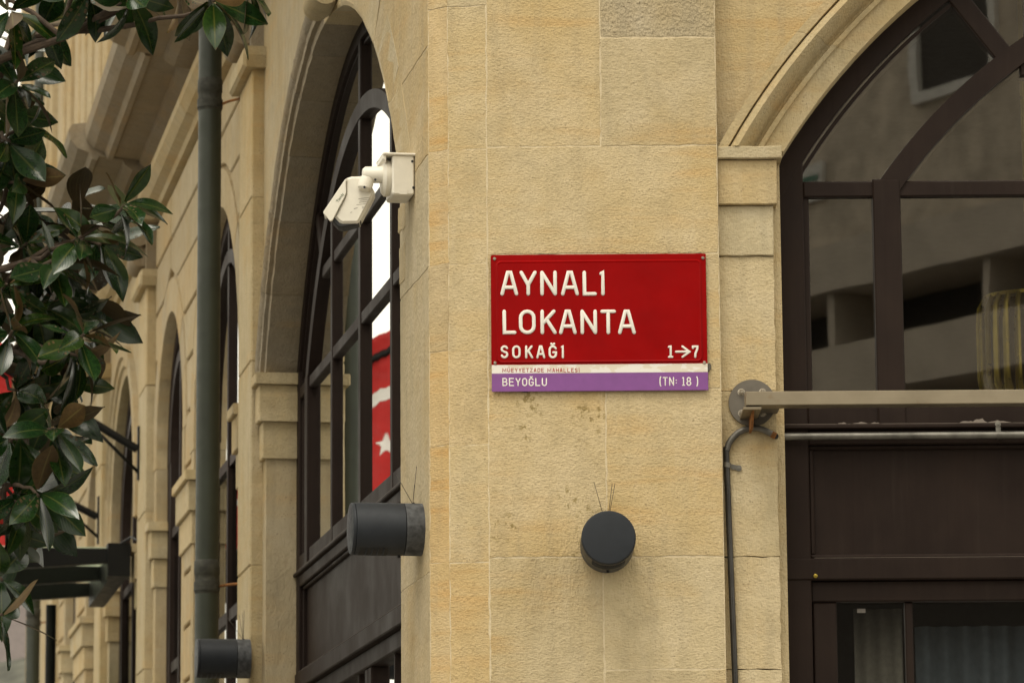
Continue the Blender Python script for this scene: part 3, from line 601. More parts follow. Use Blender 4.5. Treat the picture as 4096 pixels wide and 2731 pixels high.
# stroke alphabet: centre lines in a unit box
def arc_(cx, cy, rx, ry, a0, a1, n=8): return [(cx+rx*math.cos(math.radians(a0+(a1-a0)*i/n)), cy+ry*math.sin(math.radians(a0+(a1-a0)*i/n))) for i in range(n+1)]
Oo = arc_(.5, .70, .5, .30, 0, 180)+arc_(.5, .30, .5, .30, 180, 360)+[(1, .70)]
GL = {'A': [[(0, 0), (.40, 1), (.60, 1), (1, 0)], [(.14, .30), (.86, .30)]], 'Y': [[(0, 1), (.5, .42), (.5, 0)], [(1, 1), (.5, .42)]], 'N': [[(0, 0), (0, 1)], [(.02, .98), (.98, .02)], [(1, 0), (1, 1)]],
 'L': [[(0, 1), (0, 0), (1, 0)]], 'I': [[(0, .95), (.75, 1), (.75, 0)]], 'O': [Oo], 'K': [[(0, 0), (0, 1)], [(.92, 1), (.0, .40)], [(.35, .62), (1, 0)]], 'T': [[(0, 1), (1, 1)], [(.5, 1), (.5, 0)]],
 'S': [arc_(.5, .76, .48, .24, 20, 215, 9)+[(.5, .5)]+arc_(.5, .26, .48, .26, 50, -160, 10)], 'G': [arc_(.5, .70, .5, .30, 20, 180)+arc_(.5, .30, .5, .30, 180, 360)+[(1, .46), (.58, .46)]],
 '^': [arc_(.5, 1.30, .24, .13, 200, 340, 6)], '1': [[(.0, .96), (.5, 1), (.5, 0)], [(0, 0), (1, 0)]], '7': [[(0, .85), (0, 1), (1, 1), (.98, .75), (.55, .35), (.5, 0)]],
 '>': [[(0, .5), (.9, .5)], [(.48, 1.0), (1, .5), (.48, 0)]], 'M': [[(0, 0), (0, 1), (.5, .22), (1, 1), (1, 0)]], 'U': [[(0, 1), (0, .3)]+arc_(.5, .3, .5, .3, 180, 360)+[(1, 1)]], 'E': [[(1, 1), (0, 1), (0, 0), (1, 0)], [(0, .52), (.85, .52)]],
 'Z': [[(0, 1), (1, 1), (0, 0), (1, 0)]], 'D': [[(0, 0), (0, 1), (.5, 1)]+arc_(.5, .66, .5, .34, 90, 0, 5)+arc_(.5, .34, .5, .34, 0, -90, 5)+[(0, 0)]], 'H': [[(0, 0), (0, 1)], [(1, 0), (1, 1)], [(0, .5), (1, .5)]],
 'B': [[(0, 0), (0, 1), (.5, 1)]+arc_(.55, .76, .38, .24, 90, -90, 6)+[(0, .52)], [(.55, .52)]+arc_(.55, .26, .45, .26, 90, -90, 6)+[(0, 0)]], '(': [[(1, 1.1), (.35, 1.0), (0, .75), (0, .25), (.35, 0), (1, -.1)]], ')': [[(0, 1.1), (.65, 1.0), (1, .75), (1, .25), (.65, 0), (0, -.1)]],
 '8': [arc_(.5, .76, .42, .24, -90, 270, 14), arc_(.5, .26, .5, .26, 90, 450, 14)], ':': [[(.4, .30), (.6, .30)], [(.4, .66), (.6, .66)]], '"': [[(.25, 1.28), (.26, 1.30)], [(.74, 1.28), (.75, 1.30)]], '.': [[(.5, 1.28), (.5, 1.31)]]}
def stroke(b, pl, pts, r, h, base):
    """rounded embossed stroke along a planar centre line"""
    P = [Vector(p) for p in pts]; closed = (P[0]-P[-1]).length < 1e-6; n = len(P); secs = []
    for i, p in enumerate(P):
        a = P[i-1] if i > 0 else (P[-2] if closed else None); c = P[i+1] if i < n-1 else (P[1] if closed else None)
        d1 = (p-a).normalized() if a is not None else None; d2 = (c-p).normalized() if c is not None else None
        d = ((d1 or d2)+(d2 or d1)); d = d.normalized() if d.length > 1e-6 else (d1 or d2)
        nn = Vector((-d.y, d.x)); k = 1/max(.62, nn.dot(Vector((-(d1 or d2).y, (d1 or d2).x)))); secs.append((p, nn*k, 1.0, d))
    if not closed:
        p, nn, _, d = secs[0]; secs = [(p-d*r*q, nn, s, d) for q, s in ((1.0, .12), (.72, .70))]+secs
        p, nn, _, d = secs[-1]; secs += [(p+d*r*q, nn, s, d) for q, s in ((.72, .70), (1.0, .12))]
    pr = [(-1, 0), (-.90, .70), (-.72, .98), (0, 1.0), (.72, .98), (.90, .70), (1, 0)]; vs = []
    for p, nn, s, d in secs:
        for x, y in pr: q = p+nn*(x*r*s); vs.append(pl.p(q.x, q.y, base+y*h*(s if s < 1 else 1)))
    m = len(pr); b.add(vs, [(i*m+j, (i+1)*m+j, (i+1)*m+j+1, i*m+j+1) for i in range(len(secs)-1) for j in range(m-1)], 0, True)
def glyph(b, ch, cx0, cx1, ct, cb, r, h, base):
    (X0, ZT), (X1, ZB) = q2(cx0, ct), q2(cx1, cb); X0 += r; X1 -= r; ZT -= r; ZB += r
    for ln in GL[ch]: stroke(b, SP, [(X0+(X1-X0)*u, ZB+(ZT-ZB)*v) for u, v in ln], r, h, base)
def letters(seq, ct, cb, r, h, base, m):
    for ch, a, c in seq:
        b = MB()
        for k_ in ch: glyph(b, k_, a, c, ct, cb, r, h, base)
        b.build('letter', m, SIGN, False)
letters([('A', 225, 388), ('Y', 398, 555), ('N', 583, 735), ('A', 768, 932), ('L', 962, 1092), ('I', 1113, 1168)], 300, 522, .0052, .0030, .0028, WHITEINK)
letters([('L', 245, 372), ('O', 392, 545), ('K', 585, 733), ('A', 750, 912), ('N', 943, 1095), ('T', 1122, 1265), ('A', 1278, 1442)], 648, 868, .0052, .0030, .0028, WHITEINK)
letters([('S', 228, 300), ('O', 332, 410), ('K', 448, 522), ('A', 548, 630), ('G^', 658, 736), ('I', 768, 800)], 968, 1085, .0032, .0022, .0028, WHITEINK)
letters([('1', 1727, 1778), ('>', 1790, 1932), ('7', 1942, 2003)], 968, 1080, .0031, .0022, .0028, WHITEINK)
def word(seq, x0_, x1_, ct, cb, r, base, m, name, gap=.28):
    wd = {'I': .35, ' ': .45, '1': .6, ':': .35, '(': .4, ')': .4, 'M': 1.45, '.': .0}; tot = sum(wd.get(s[0], 1.0)+gap for s in seq)-gap; u = (x1_-x0_)/tot; x = x0_; b = MB()
    for s in seq:
        w_ = wd.get(s[0], 1.0)
        if s[0] != ' ':
            for k_ in s: glyph(b, k_, x, x+w_*u, ct, cb, r, .0004, base)
        x += (w_+gap)*u
    return b.build(name, m, SIGN, False)
word(['M', 'U"', 'E', 'Y', 'Y', 'E', 'T', 'Z', 'A', 'D', 'E', ' ', 'M', 'A', 'H', 'A', 'L', 'L', 'E', 'S', 'I.'], 245, 937, 1170, 1206, .0009, .0008, REDINK, 'small_lettering', .36)
word(['B', 'E', 'Y', 'O', 'G^', 'L', 'U'], 245, 645, 1258, 1331, .0016, .0013, WHITEINK, 'lettering', .26)
word(['(', 'T', 'N', ':', ' ', '1', '8', ' ', ')'], 1652, 2000, 1250, 1328, .0016, .0013, WHITEINK, 'lettering', .24)
for cx, cy in ((175, 192), (2042, 184), (180, 1123), (2055, 1120)):
    p = SX(cx, cy, YS); MB().lathe([(-.004, .0045), (.0025, .0045), (.004, .003), (.004, 0.0003)], p, (0, -1, 0), 14).build('screw', BOLT, SIGN)
for cx, cy, rx, rz in ((640, 160, .033, .004), (2004, 150, .012, .004), (2095, 1160, .007, .012), (445, 1372, .011, .005)):
    p = SX(cx, cy, YS+.006); MB().prism(Plane((p.x, p.y, p.z), (1, 0, 0), (0, -1, 0)), [(rx*math.cos(t*.524)*random.uniform(.85, 1.1), rz*math.sin(t*.524)*random.uniform(.8, 1.15)) for t in range(12)], -.006, .002, .001).build('sealant_dab', SEALANT, SIGN)
# ------------------------------------------------------------------ wall lamps
def wall_lamp(base, ax, label, r=.075, L=.205, spikes=()):
    T = thing('wall_lamp', label, 'wall lamp', base, 'cylindrical wall lamps'); base = Vector(base); ax = Vector(ax)
    MB().lathe([(0, r*.97), (0, r*1.0), (L*.255, r*1.0), (L*.26, r*.93)], base, ax, 48).build('collar', LAMP_DIRT, T)
    MB().lathe([(L*.262, r*.93), (L*.268, r*1.0), (L*.95, r*1.0), (L*.955, r*.965)], base, ax, 48).build('body', LAMP, T)
    MB().lathe([(L*.957, r*.965), (L*.96, r*.985), (L*.985, r*.985), (L, r*.95), (L*1.006, r*.80), (L*1.012, r*.45), (L*1.014, .001)], base, ax, 48).build('end_cap', LAMP, T)
    side = ax.cross(Z).normalized(); dn = -Z
    b = MB(); vs = []; nn = 10
    for i in range(nn+1):
        t = math.radians(-38+76*i/nn)
        for h in (L*.50, L*.90): vs.append(base+ax*h+(dn*math.cos(t)+side*math.sin(t))*r*1.004)
    b.add(vs, [(2*i, 2*i+2, 2*i+3, 2*i+1) for i in range(nn)], 0, True).build('vent_dark_patch', VENT, T)  # black patch laid on the body for the shade inside the vent
    for h in (.56, .64, .72, .80):
        b = MB(); pts = [base+ax*(L*h)+(dn*math.cos(t)+side*math.sin(t))*r*1.008 for t in [math.radians(-36+72*i/8) for i in range(9)]]; b.tube(pts, .0022, 5).build('vent_fin', LAMP, T)
    MB().lathe([(0, .004), (.007, .004), (.008, .002)], base+ax*L*.32+dn*(r-.001), dn, 8).build('screw', VENT, T)
    top = base+ax*L*.12+Z*(r-.002); cl = MB(); cl.tube([top-side*.014, top+side*.014], .004, 6).build('spike_base', WIRE, T)
    for dx, da, h in spikes: MB().tube([top+side*dx*.2, top+side*dx+ax*da+Z*h], .0009, 5).build('spike', WIRE, T)
    return T
SP3 = [(-.030, .0, .11), (.026, .0, .105), (.034, .012, .10), (.005, .06, .085)]
p = onY(*[v*1.7415 for v in (1394, 1250)], Y0); wall_lamp((p.x, Y0-.002, p.z-.005), (0, -1, 0), 'dark cylindrical wall lamp below the red street sign, seen end on', spikes=[(.035, 0, .105), (-.016, 0, .10), (-.024, .0, .10)])
def at_fac(x, y, d=0):
    dd = ray(x*1.7415, y*1.7415); p0 = OC+fn*d; s = (p0-CAM).dot(fn)/dd.dot(fn); return CAM+dd*s
p = at_fac(968, 1216); wall_lamp(p, fn, 'dark cylindrical wall lamp sticking out left of the corner below the white camera', spikes=[(.012, .045, .085), (.004, -.012, .11), (-.004, -.004, .055)])
p = at_fac(573, 1512, .046); wall_lamp(p, fn, 'dark cylindrical wall lamp at the foot of the green drainpipe', spikes=SP3)
# ------------------------------------------------------------------ security camera
def CP(cx, cy, Y): return onY(1250+cx/3.92, 550+cy/3.92, Y)
cb = CP(1612, 600, 10.80); tb = (cb-OC).dot(fa); zb0 = CP(1440, 905, 10.80).z; zt0 = CP(1440, 285, 10.80).z
CCTV = thing('security_camera', 'white bullet security camera on a square junction box beside the tall side window', 'security camera', (cb.x, cb.y, zb0))
BX = Plane(FAC.p(tb, 0, 0), fn, -fa)      # s = out from the wall, normal = towards the street end
DX = .068
MB().prism(BX, rrect(.003, zb0, DX, zt0, .008, 4), -.12, .0, .004).build('junction_box', WHITE, CCTV)
MB().prism(BX, rrect(-.002, zt0-.002, DX+.028, zt0+.006, .003, 3), -.13, .006, .003).build('rain_cover', WHITE, CCTV)
MB().prism(BX, [(DX+.018, zt0-.022), (DX+.028, zt0-.012), (DX+.028, zt0+.004), (DX+.018, zt0+.004)], -.12, -.0, .002).build('cover_lip', WHITE, CCTV)
zc_ = CP(1190, 590, 10.8).z; MB().lathe([(DX-.002, .05), (DX+.004, .054), (DX+.015, .054), (DX+.022, .046), (DX+.024, .02)], FAC.p(tb+.06, zc_, 0), fn, 36).build('mounting_flange', WHITE, CCTV)
MB().box(BX, .025, .047, zb0+.001, zb0+.014, -.001, .002).build('latch', WHITE, CCTV)
for s_, z_ in ((.009, zt0-.018), (.006, zb0+.022)): MB().lathe([(-.003, .004), (.001, .004), (.0012, .0005)], BX.p(s_, z_, 0), -fa, 10).build('screw', RUBBER, CCTV)
MB().tube([BX.p(-.004, zb0+.03, -.02), BX.p(-.004, zb0+.055, -.015), BX.p(.001, zb0+.07, -.03)], .006, 8).build('cable_gland', RUBBER, CCTV)
YC = FAC.p(tb+.06, 0, DX+.05).y
a_, b2_ = CP(1140, 585, YC), CP(830, 590, YC-.01)
MB().tube([a_, a_.lerp(b2_, .25), a_.lerp(b2_, .3), b2_, b2_+(b2_-a_).normalized()*.008], [.027, .026, .0245, .0245, .018], 24).build('arm', WHITE, CCTV)
j0, j1 = CP(850, 640, YC-.012), CP(815, 800, YC-.016); MB().tube([j0, j0.lerp(j1, .5), j1, j1+(j1-j0).normalized()*.006], [.020, .023, .021, .014], 20).build('swivel_joint', WHITE, CCTV)
for cx, cy in ((985, 665), (815, 782)): MB().lathe([(0, .0036), (.003, .0036), (.0031, .0004)], CP(cx, cy, YC-.034), (0, -1, 0), 10).build('screw', RUBBER, CCTV)
def cpoly(L, Y): return [((q.x, q.z)) for q in (CP(a, c, Y) for a, c in L)]
YB = YC+.035; YPL = Plane((0, YB, 0), (1, 0, 0), (0, -1, 0))
MB().prism(YPL, cpoly([(540, 635), (610, 612), (800, 606), (860, 640), (972, 850), (962, 890), (735, 1325), (700, 1345), (470, 1350), (420, 1330), (345, 1250), (515, 900), (515, 690)], YB-.035), -.035, .038, .007).build('body', WHITE, CCTV)
MB().prism(YPL, cpoly([(345, 1250), (312, 1312), (400, 1400), (470, 1412), (560, 1392), (715, 1352), (760, 1300)], YB-.03), -.030, .031, .003).build('lens_bezel', RUBBER, CCTV)
sh = MB(); pts = cpoly([(505, 665), (545, 635), (522, 700), (528, 860), (500, 940), (312, 1300), (275, 1312), (170, 1185), (172, 1160)], YB-.045); sh.prism(YPL, pts, .036, .046, .0012)
pt2 = cpoly([(505, 665), (520, 675), (190, 1190), (170, 1172)], YB-.045); sh.prism(YPL, pt2, -.045, .037, .0); sh.build('sun_shield', WHITE, CCTV)
dg = bpy.context.evaluated_depsgraph_get()
def text_mesh(body, size, ext):
    cu = bpy.data.curves.new('t', 'FONT'); cu.body = body; cu.size = size; cu.extrude = ext; cu.align_x = 'CENTER'; cu.align_y = 'CENTER'
    ob = bpy.data.objects.new('t', cu); COL.objects.link(ob); bpy.context.view_layer.update(); me = bpy.data.meshes.new_from_object(ob.evaluated_get(bpy.context.evaluated_depsgraph_get())); bpy.data.objects.remove(ob); return me
tm = text_mesh('Tiandy', .0115, .0002); tm.materials.clear(); tm.materials.append(GREENINK); cc = CP(432, 945, YB-.0465)
inst('lettering', tm, CCTV, Matrix.Translation((cc.x, YB-.0465, cc.z)) @ Matrix.Rotation(math.radians(-55), 4, 'Y') @ Matrix.Rotation(math.radians(90), 4, 'X'))
pr = MB()
for cx, cy, wd, ht in [(805, 965, 170, 14), (815, 990, 150, 10), (800, 1020, 140, 12), (770, 1057, 160, 9), (678, 1120, 60, 16), (795, 1110, 40, 10), (805, 1090, 60, 6), (608, 1180, 26, 12), (782, 1165, 24, 10)]:
    pr.prism(YPL, cpoly([(cx-wd/2, cy+ht/2), (cx+wd/2, cy-ht/2-wd*.06), (cx+wd/2, cy-ht*1.2-wd*.06), (cx-wd/2, cy-ht/2)], YB-.038), .0375, .0384)
pr.build('rating_print', GREYINK, CCTV)
# ------------------------------------------------------------------ support bar on a round plate
pc = onY(2750+405/1.568, 900+1115/1.568, Y0+.045); BAR = thing('support_bar', 'horizontal brushed steel bar bolted to a round wall plate across the front window', 'metal bar', (pc.x, Y0+.045, pc.z))
MB().lathe([(0, .0665), (.009, .0665), (.010, .066), (.0101, .001)], (pc.x, Y0+.051, pc.z), (0, -1, 0), 56).build('mounting_plate', PLATE, BAR)
bp = Plane((0, Y0-.12, 0), (1, 0, 0), (0, -1, 0)); q0 = onY(2750+365/1.568, 900+1043/1.568, Y0-.15); q1 = onY(2750+365/1.568, 900+1130/1.568, Y0-.15)
MB().prism(bp, [(q0.x, q1.z), (q0.x+3.55, q1.z), (q0.x+3.55, q0.z), (q0.x, q0.z)], -.03, .03, .002).build('bar', STEEL, BAR)
MB().box(FRONT, q0.x+.012, q0.x+.10, q1.z+.006, q0.z-.006, -.045, .091).build('spacer', PLATE, BAR)
MB().box(FRONT, q0.x-.006, q0.x+.043, q1.z-.010, q1.z-.003, -.043, .145).build('seat_plate', STEEL, BAR)
g1 = MB(); GP = Plane((q0.x+.022, Y0, 0), (0, -1, 0), (-1, 0, 0)); g1.prism(GP, [(-.042, q1.z-.0102), (.12, q1.z-.0102), (.10, q1.z-.025), (.06, q1.z-.05), (-.042, q1.z-.05)], -.003, .003, .0008); g1.build('gusset', RUST, BAR)
for dx, dz in ((-.030, .030), (.030, .030), (-.030, -.030), (.030, -.030)):
    o_ = Vector((pc.x+dx, Y0+.042, pc.z+dz)); hx = MB().lathe([(0, .0105), (.0015, .0105), (.0018, .009)], o_, (0, -1, 0), 20); hx.lathe([(.0018, .0088), (.009, .0088), (.0098, .0078)], o_, (0, -1, 0), 6, 0, False); hx.lathe([(.0098, .005), (.015, .005), (.016, .004)], o_, (0, -1, 0), 14); hx.build('bolt', BOLT, BAR)
# far end of the bar is carried by a second plate
MB().lathe([(0, .0665), (.009, .0665), (.0101, .001)], (2*FC-pc.x, Y0+.051, pc.z), (0, -1, 0), 40).build('mounting_plate', PLATE, BAR); MB().box(FRONT, 2*FC-q0.x-.10, 2*FC-q0.x-.012, q1.z+.006, q0.z-.006, -.045, .091).build('spacer', PLATE, BAR)
# ------------------------------------------------------------------ conduit
def B5(x, y, Y): return onY(2750+x/1.568, 900+y/1.568, Y)
def B6(x, y, Y): return onY(2750+x/1.568, 1731+y/1.568, Y)
yc = Y0+.05-.013
v0, v1 = B5(243, 1418, yc), B6(300, 1568, yc); CON = thing('conduit', 'thin metal cable conduit climbing the jamb and bending under the round plate', 'conduit', (v1.x, yc, .13))
dirv = (v1-v0); bot = v0+dirv*((.13-v0.z)/dirv.z); bot.x = v1.x+.02; MB().tube([v0+Z*.012, v0, v1, bot], .0086, 16).build('upright_pipe', CONDUIT, CON)
arcp = [B5(x, y, yc) for x, y in ((246, 1412), (258, 1370), (282, 1335), (315, 1303), (355, 1283), (400, 1272), (440, 1273), (480, 1286), (520, 1306), (552, 1322))]
MB().tube(arcp, .0092, 16).build('bend', GALV, CON); MB().tube([arcp[-1]-(arcp[-1]-arcp[-2])*.75, arcp[-1]+(arcp[-1]-arcp[-2])*.06], .0097, 16).build('rusty_end', RUST, CON)
yh = Y0+.165; h0, h1 = B5(566, 1327, yh), B5(2111, 1322, yh); h1 = h0+(h1-h0)*4; h1.z = h0.z
MB().tube([arcp[-1], h0+Vector((-.006, 0, 0)), h0+Vector((.01, 0, 0))], .0085, 12).build('cable', RUBBER, CON); MB().tube([h0, h1], .0105, 16).build('horizontal_pipe', GALV, CON)
def clip(c, along, out, side):
    b = MB(); pts = [c+along*o_+out*h+side*s_ for o_ in (0,) for s_, h in ()]; r = .0112
    path = [c+side*(-r)-out*r]+[c+side*(-r*math.cos(t))+out*(r*math.sin(t)) for t in [math.pi*i/10 for i in range(11)]]+[c+side*r-out*(r*.8), c+side*(r+.004)-out*(r*.82), c+side*(r+.022)-out*(r*.82)]
    vs = []
    for p_ in path: vs += [p_-along*.007, p_+along*.007]
    b.add(vs, [(2*i, 2*i+1, 2*i+3, 2*i+2) for i in range(len(path)-1)]); e_ = path[-1]
    b.lathe([(-.001, .0085), (.0012, .0085), (.0014, .004), (.003, .004), (.0035, .0005)], e_, out, 14); return b.build('pipe_clip', GALV, CON)
clip(B5(250, 1505, yc), Z, Vector((0, -1, 0)), Vector((1, 0, -.22)).normalized()); hc = B5(1955, 1310, yh); hc.z = h0.z; clip(hc, Vector((1, 0, 0)), Vector((0, -1, 0)), Vector((-.05, 0, 1)).normalized())
lower = v1.lerp(bot, .5); clip(lower, Z, Vector((0, -1, 0)), Vector((1, 0, 0)))
# ------------------------------------------------------------------ drainpipes
def drainpipe(t, d, r, z0, z1, joints, label, wall_d):
    b = FAC.p(t, z0, d); T = thing('drainpipe', label, 'drainpipe', b)
    MB().tube([FAC.p(t, z, d) for z in np.linspace(z0, z1, 12)], r, 28).build('pipe', PIPE, T)
    for zj in joints:
        MB().lathe([(-.075, r), (-.07, r+.002), (-.03, r+.0025), (-.025, r+.001), (.0, r+.001), (.004, r+.0035), (.055, r+.0035), (.06, r)], FAC.p(t, zj, d), Z, 28).build('joint_collar', PIPE_JOINT, T)
        MB().lathe([(-.018, r+.002), (-.018, r+.005), (.018, r+.005), (.018, r+.002)], FAC.p(t, zj-.045, d), Z, 28).build('clamp_band', PIPE_JOINT, T)
        MB().tube([FAC.p(t, zj-.045, d-r*.9), FAC.p(t-.06, zj-.043, (d-r+wall_d)/2), FAC.p(t-.12, zj-.045, wall_d-.01)], .0055, 8).build('clamp_rod', RUST, T)
    return T
pp = at_fac(478, 900, .147); tp = (pp-OC).dot(fa)
tp_ = drainpipe(tp, .147, .0475, .15, 8.5, (at_fac(478, 225, .147).z, at_fac(478, 1318, .147).z), 'dark green drainpipe standing in front of the pilaster beside the tall side window', .045)
pp = at_fac(84, 900, .11); drainpipe((pp-OC).dot(fa), .11, .05, .15, 11, (4.4, 7.0), 'grey drainpipe near the far end of the side wall, behind the magnolia leaves', 0)
# ------------------------------------------------------------------ glass canopy
tc0, tc1, zc0 = 9.50, 11.2, 3.985
CAN = thing('glass_canopy', 'black steel and glass entrance canopy over the side doorway', 'canopy', FAC.p(tc0, zc0, .05))
OUT = 2.3
MB().box(FAC, tc0-.02, tc1, zc0-.115, zc0+.03, .052, .14).build('wall_beam', BLACK_STEEL, CAN)
MB().box(FAC, tc0-.06, tc0+.10, zc0-.13, zc0+.045, .050, .17).build('end_box', BLACK_STEEL, CAN)
for i, tt in enumerate((tc0, (tc0+tc1)/2, tc1)):
    ns = 14; pts = [(.10+(OUT-.1)*k/ns, zc0+.02) for k in range(ns+1)]+[(.10+(OUT-.1)*k/ns, zc0-.05-.06*math.sin(math.pi*k/ns)) for k in range(ns, -1, -1)]
    MB().prism(Plane(FAC.p(tt, 0, 0), fn, -fa), pts, -.03, .03, .002).build('rib', BLACK_STEEL, CAN)
for i in range(2):
    for j in range(3):
        ta, tb_ = tc0+.04+(tc1-tc0)/2*i, tc0-.04+(tc1-tc0)/2*(i+1); da, db = .12+(OUT-.12)*j/3+.01, .12+(OUT-.12)*(j+1)/3-.01
        MB().box(Plane(FAC.p(0, 0, 0), fa, fn), ta, tb_, zc0+.022, zc0+.034, da, db).build('glass_panel', CANOPY_GLASS, CAN)
MB().tube([FAC.p(tc0+.02, zc0+.05, .1), FAC.p(tc0-.2, zc0+.06, .06), FAC.p(tc0-.5, zc0-.0, .03), FAC.p(tc0-.52, 3.2, .02)], .006, 6).build('feed_cable', BLACK_STEEL, CAN)
for tt in (tc1+.05,): MB().tube([FAC.p(tt, .13, .35), FAC.p(tt, zc0-.1, .35)], .03, 12).build('post', BLACK_STEEL, CAN)
# ------------------------------------------------------------------ flagpoles and flags
def flagpole(t, z, L, rise, label):
    b = FAC.p(t, z, .055); T = thing('flagpole', label, 'flagpole', b, 'flagpoles on the side wall'); e_ = FAC.p(t, z+rise, .055+L)
    MB().tube([b, b.lerp(e_, .5), e_], [.022, .02, .017], 12).build('pole', BLACK_STEEL, T); MB().lathe([(0, .017), (.02, .03), (.05, .015), (.052, .001)], e_, (e_-b), 12).build('finial', BRASS, T)
    MB().box(FAC, t-.02, t+.02, z-.16, z+.12, .044, .056).build('bracket_plate', BLACK_STEEL, T); MB().tube([FAC.p(t, z-.12, .05), FAC.p(t, z+rise*.22, .055+L*.22)], .009, 8).build('stay', BLACK_STEEL, T); return T
flagpole(9.02, 4.47, 1.35, .80, 'dark flagpole on the pilaster above the glass canopy'); flagpole(11.75, 4.46, 1.4, .7, 'dark flagpole farther down the side wall behind the canopy')
def flag(t, d0_, d1_, ztop, h, label, emblem=True):
    T = thing('flag', label, 'flag', FAC.p(t, ztop-h, (d0_+d1_)/2), 'red flags on the side wall poles'); nx, nz = 24, 30; wdt = d1_-d0_
    def P(u, v): 
        z_ = ztop-h*v+(u-.5)*wdt*.5*(1-v); amp = .015+.035*v
        return FAC.p(t+amp*math.sin(u*9+v*2.5)+.02*math.sin(u*4-v*3), z_, d0_+wdt*(u*(1-.12*v)+.06*v))
    b = MB(); vs = [P(i/nx, j/nz) for j in range(nz+1) for i in range(nx+1)]; w_ = nx+1
    b.add(vs, [(j*w_+i, j*w_+i+1, (j+1)*w_+i+1, (j+1)*w_+i) for j in range(nz) for i in range(nx)], 0, True)
    o = b.build('cloth', FLAGRED, T, False); md = o.modifiers.new('s', 'SOLIDIFY'); md.thickness = .002
    if emblem:
        asp = h/wdt
        def strip(pairs, nm):
            for s_ in (-1, 1):
                bb = MB(); vv = []
                for a, c in pairs:
                    for k in range(4): q = (a[0]+(c[0]-a[0])*k/3, a[1]+(c[1]-a[1])*k/3); vv.append(P(*q)+fa*(.004*s_))
                n_ = len(pairs); bb.add(vv, [(i*4+k, i*4+4+k, i*4+5+k, i*4+1+k) for i in range(n_-1) for k in range(3)], 0, True).build(nm, FLAGW, T, False)
        R1, R2, cu, cv = .27, .21, .5, .42; pairs = []
        for i in range(41):                      # crescent open towards the star below
            th = math.radians(90+(-143+286*i/40)); x1_, y1_ = R1*math.cos(th), R1*math.sin(th)
            dv = Vector((x1_, y1_+.0625)).normalized(); x2_, y2_ = dv.x*R2, -.0625+dv.y*R2
            if math.hypot(x2_, y2_) > R1: x2_, y2_ = x1_, y1_
            pairs.append(((cu+x1_, cv-y1_/asp), (cu+x2_, cv-y2_/asp)))
        strip(pairs, 'crescent'); st = []
        sc = (.5, cv+.30/asp); star = [(sc[0]+rr*math.cos(math.radians(90+36*i)), sc[1]-rr*math.sin(math.radians(90+36*i))/asp) for i, rr in enumerate([.125, .05]*5)]; star.append(star[0])
        strip([(p_, sc) for p_ in star], 'star')
    return T
flag(9.02, .70, 1.24, 5.12, 1.05, 'red flag with white crescent and star, mirrored in the side window glass')
flag(11.75, .50, .80, 4.80, .70, 'red flag half hidden behind the magnolia leaves at the left edge')
# ------------------------------------------------------------------ inside: curtains and a brass lamp
def curtain(x0_, x1_, z0_, z1_, Y, per, amp, label, m):
    n_ = int((x1_-x0_)/.008); b = MB(); vs = []
    for i in range(n_+1):
        x_ = x0_+(x1_-x0_)*i/n_; y_ = Y+amp*math.sin(2*math.pi*x_/per+.8*math.sin(x_*7))
        vs += [(x_, y_, z0_), (x_, y_+.005*math.sin(x_*31), z1_)]
    b.add(vs, [(2*i, 2*i+2, 2*i+3, 2*i+1) for i in range(n_)], 0, True); o = b.build('curtain', m, None, False); md = o.modifiers.new('s', 'SOLIDIFY'); md.thickness = .002
    tag(o, label, 'curtain'); return o
curtain(1.16, 2.2, .3, 2.70, Y0+.42, .055, .012, 'dark blue grey pleated curtain behind the lower right door glass', CURTAIN)
curtain(.98, 1.12, .3, 2.75, Y0+.40, .045, .008, 'narrow pale grey sheer curtain behind the leftmost door glass', SHEER)
pb = B5(2150, 760, Y0+1.6); LMP = thing('pendant_lamp', 'brass tube pendant lamp hanging inside behind the front window glass', 'lamp', (pb.x, pb.y, pb.z-.2))
zt_, zb_ = B5(1900, 560, Y0+1.6).z, B5(1900, 1030, Y0+1.6).z
for i in range(26):
    t = 2*math.pi*i/26; rr = .165; dx = Vector((math.cos(t), math.sin(t), 0)); c = Vector((pb.x, pb.y, 0))
    MB().tube([c+dx*(rr*.86)+Z*(zt_+.05), c+dx*(rr*.98)+Z*(zt_+.015), c+dx*rr+Z*(zt_-.03), c+dx*rr+Z*(zb_+.05), c+dx*(rr*.98)+Z*(zb_+.01), c+dx*(rr*.86)+Z*(zb_-.02)], .0095, 7).build('brass_tube', BRASS, LMP)
MB().lathe([(0, .02), (0, .15), (.012, .15), (.012, .02)], (pb.x, pb.y, zt_+.045), Z, 30).build('top_ring', BRASS, LMP); MB().tube([(pb.x, pb.y, zt_+.05), (pb.x, pb.y, 5.5)], .008, 8).build('rod', BRASS, LMP)
# ------------------------------------------------------------------ building across the street (seen mirrored in the front glass)
ob_o = Vector((2.2, -6.2, 0)); ou = Vector((.57, .82, 0)).normalized(); on_ = Vector((-ou.y, ou.x, 0))
OPP = thing('concrete_building', 'grey building with pale ledges mirrored in the front window glass', 'building', ob_o)
OP = Plane(ob_o, ou, on_)
w1 = MB(); w1.box(OP, -3, 3.2, 0, 5.0, -4, -.5); w1.build('recessed_wall', INNER, OPP); MB().box(OP, -3.2, 3.4, 7.1, 9.6, -4, 0).build('upper_wall', CONCRETE, OPP)
for z0_, z1_ in ((5.0, 5.45), (5.95, 6.35), (6.75, 7.1)): MB().box(OP, -3.2, 3.4, z0_, z1_, -4, .06 if z0_ > 6.5 else .0).build('ledge', PALE, OPP)
for z0_, z1_ in ((5.45, 5.95), (6.35, 6.75)): MB().box(OP, -3.1, 3.3, z0_, z1_, -4, -.6).build('dark_recess', INNER, OPP)
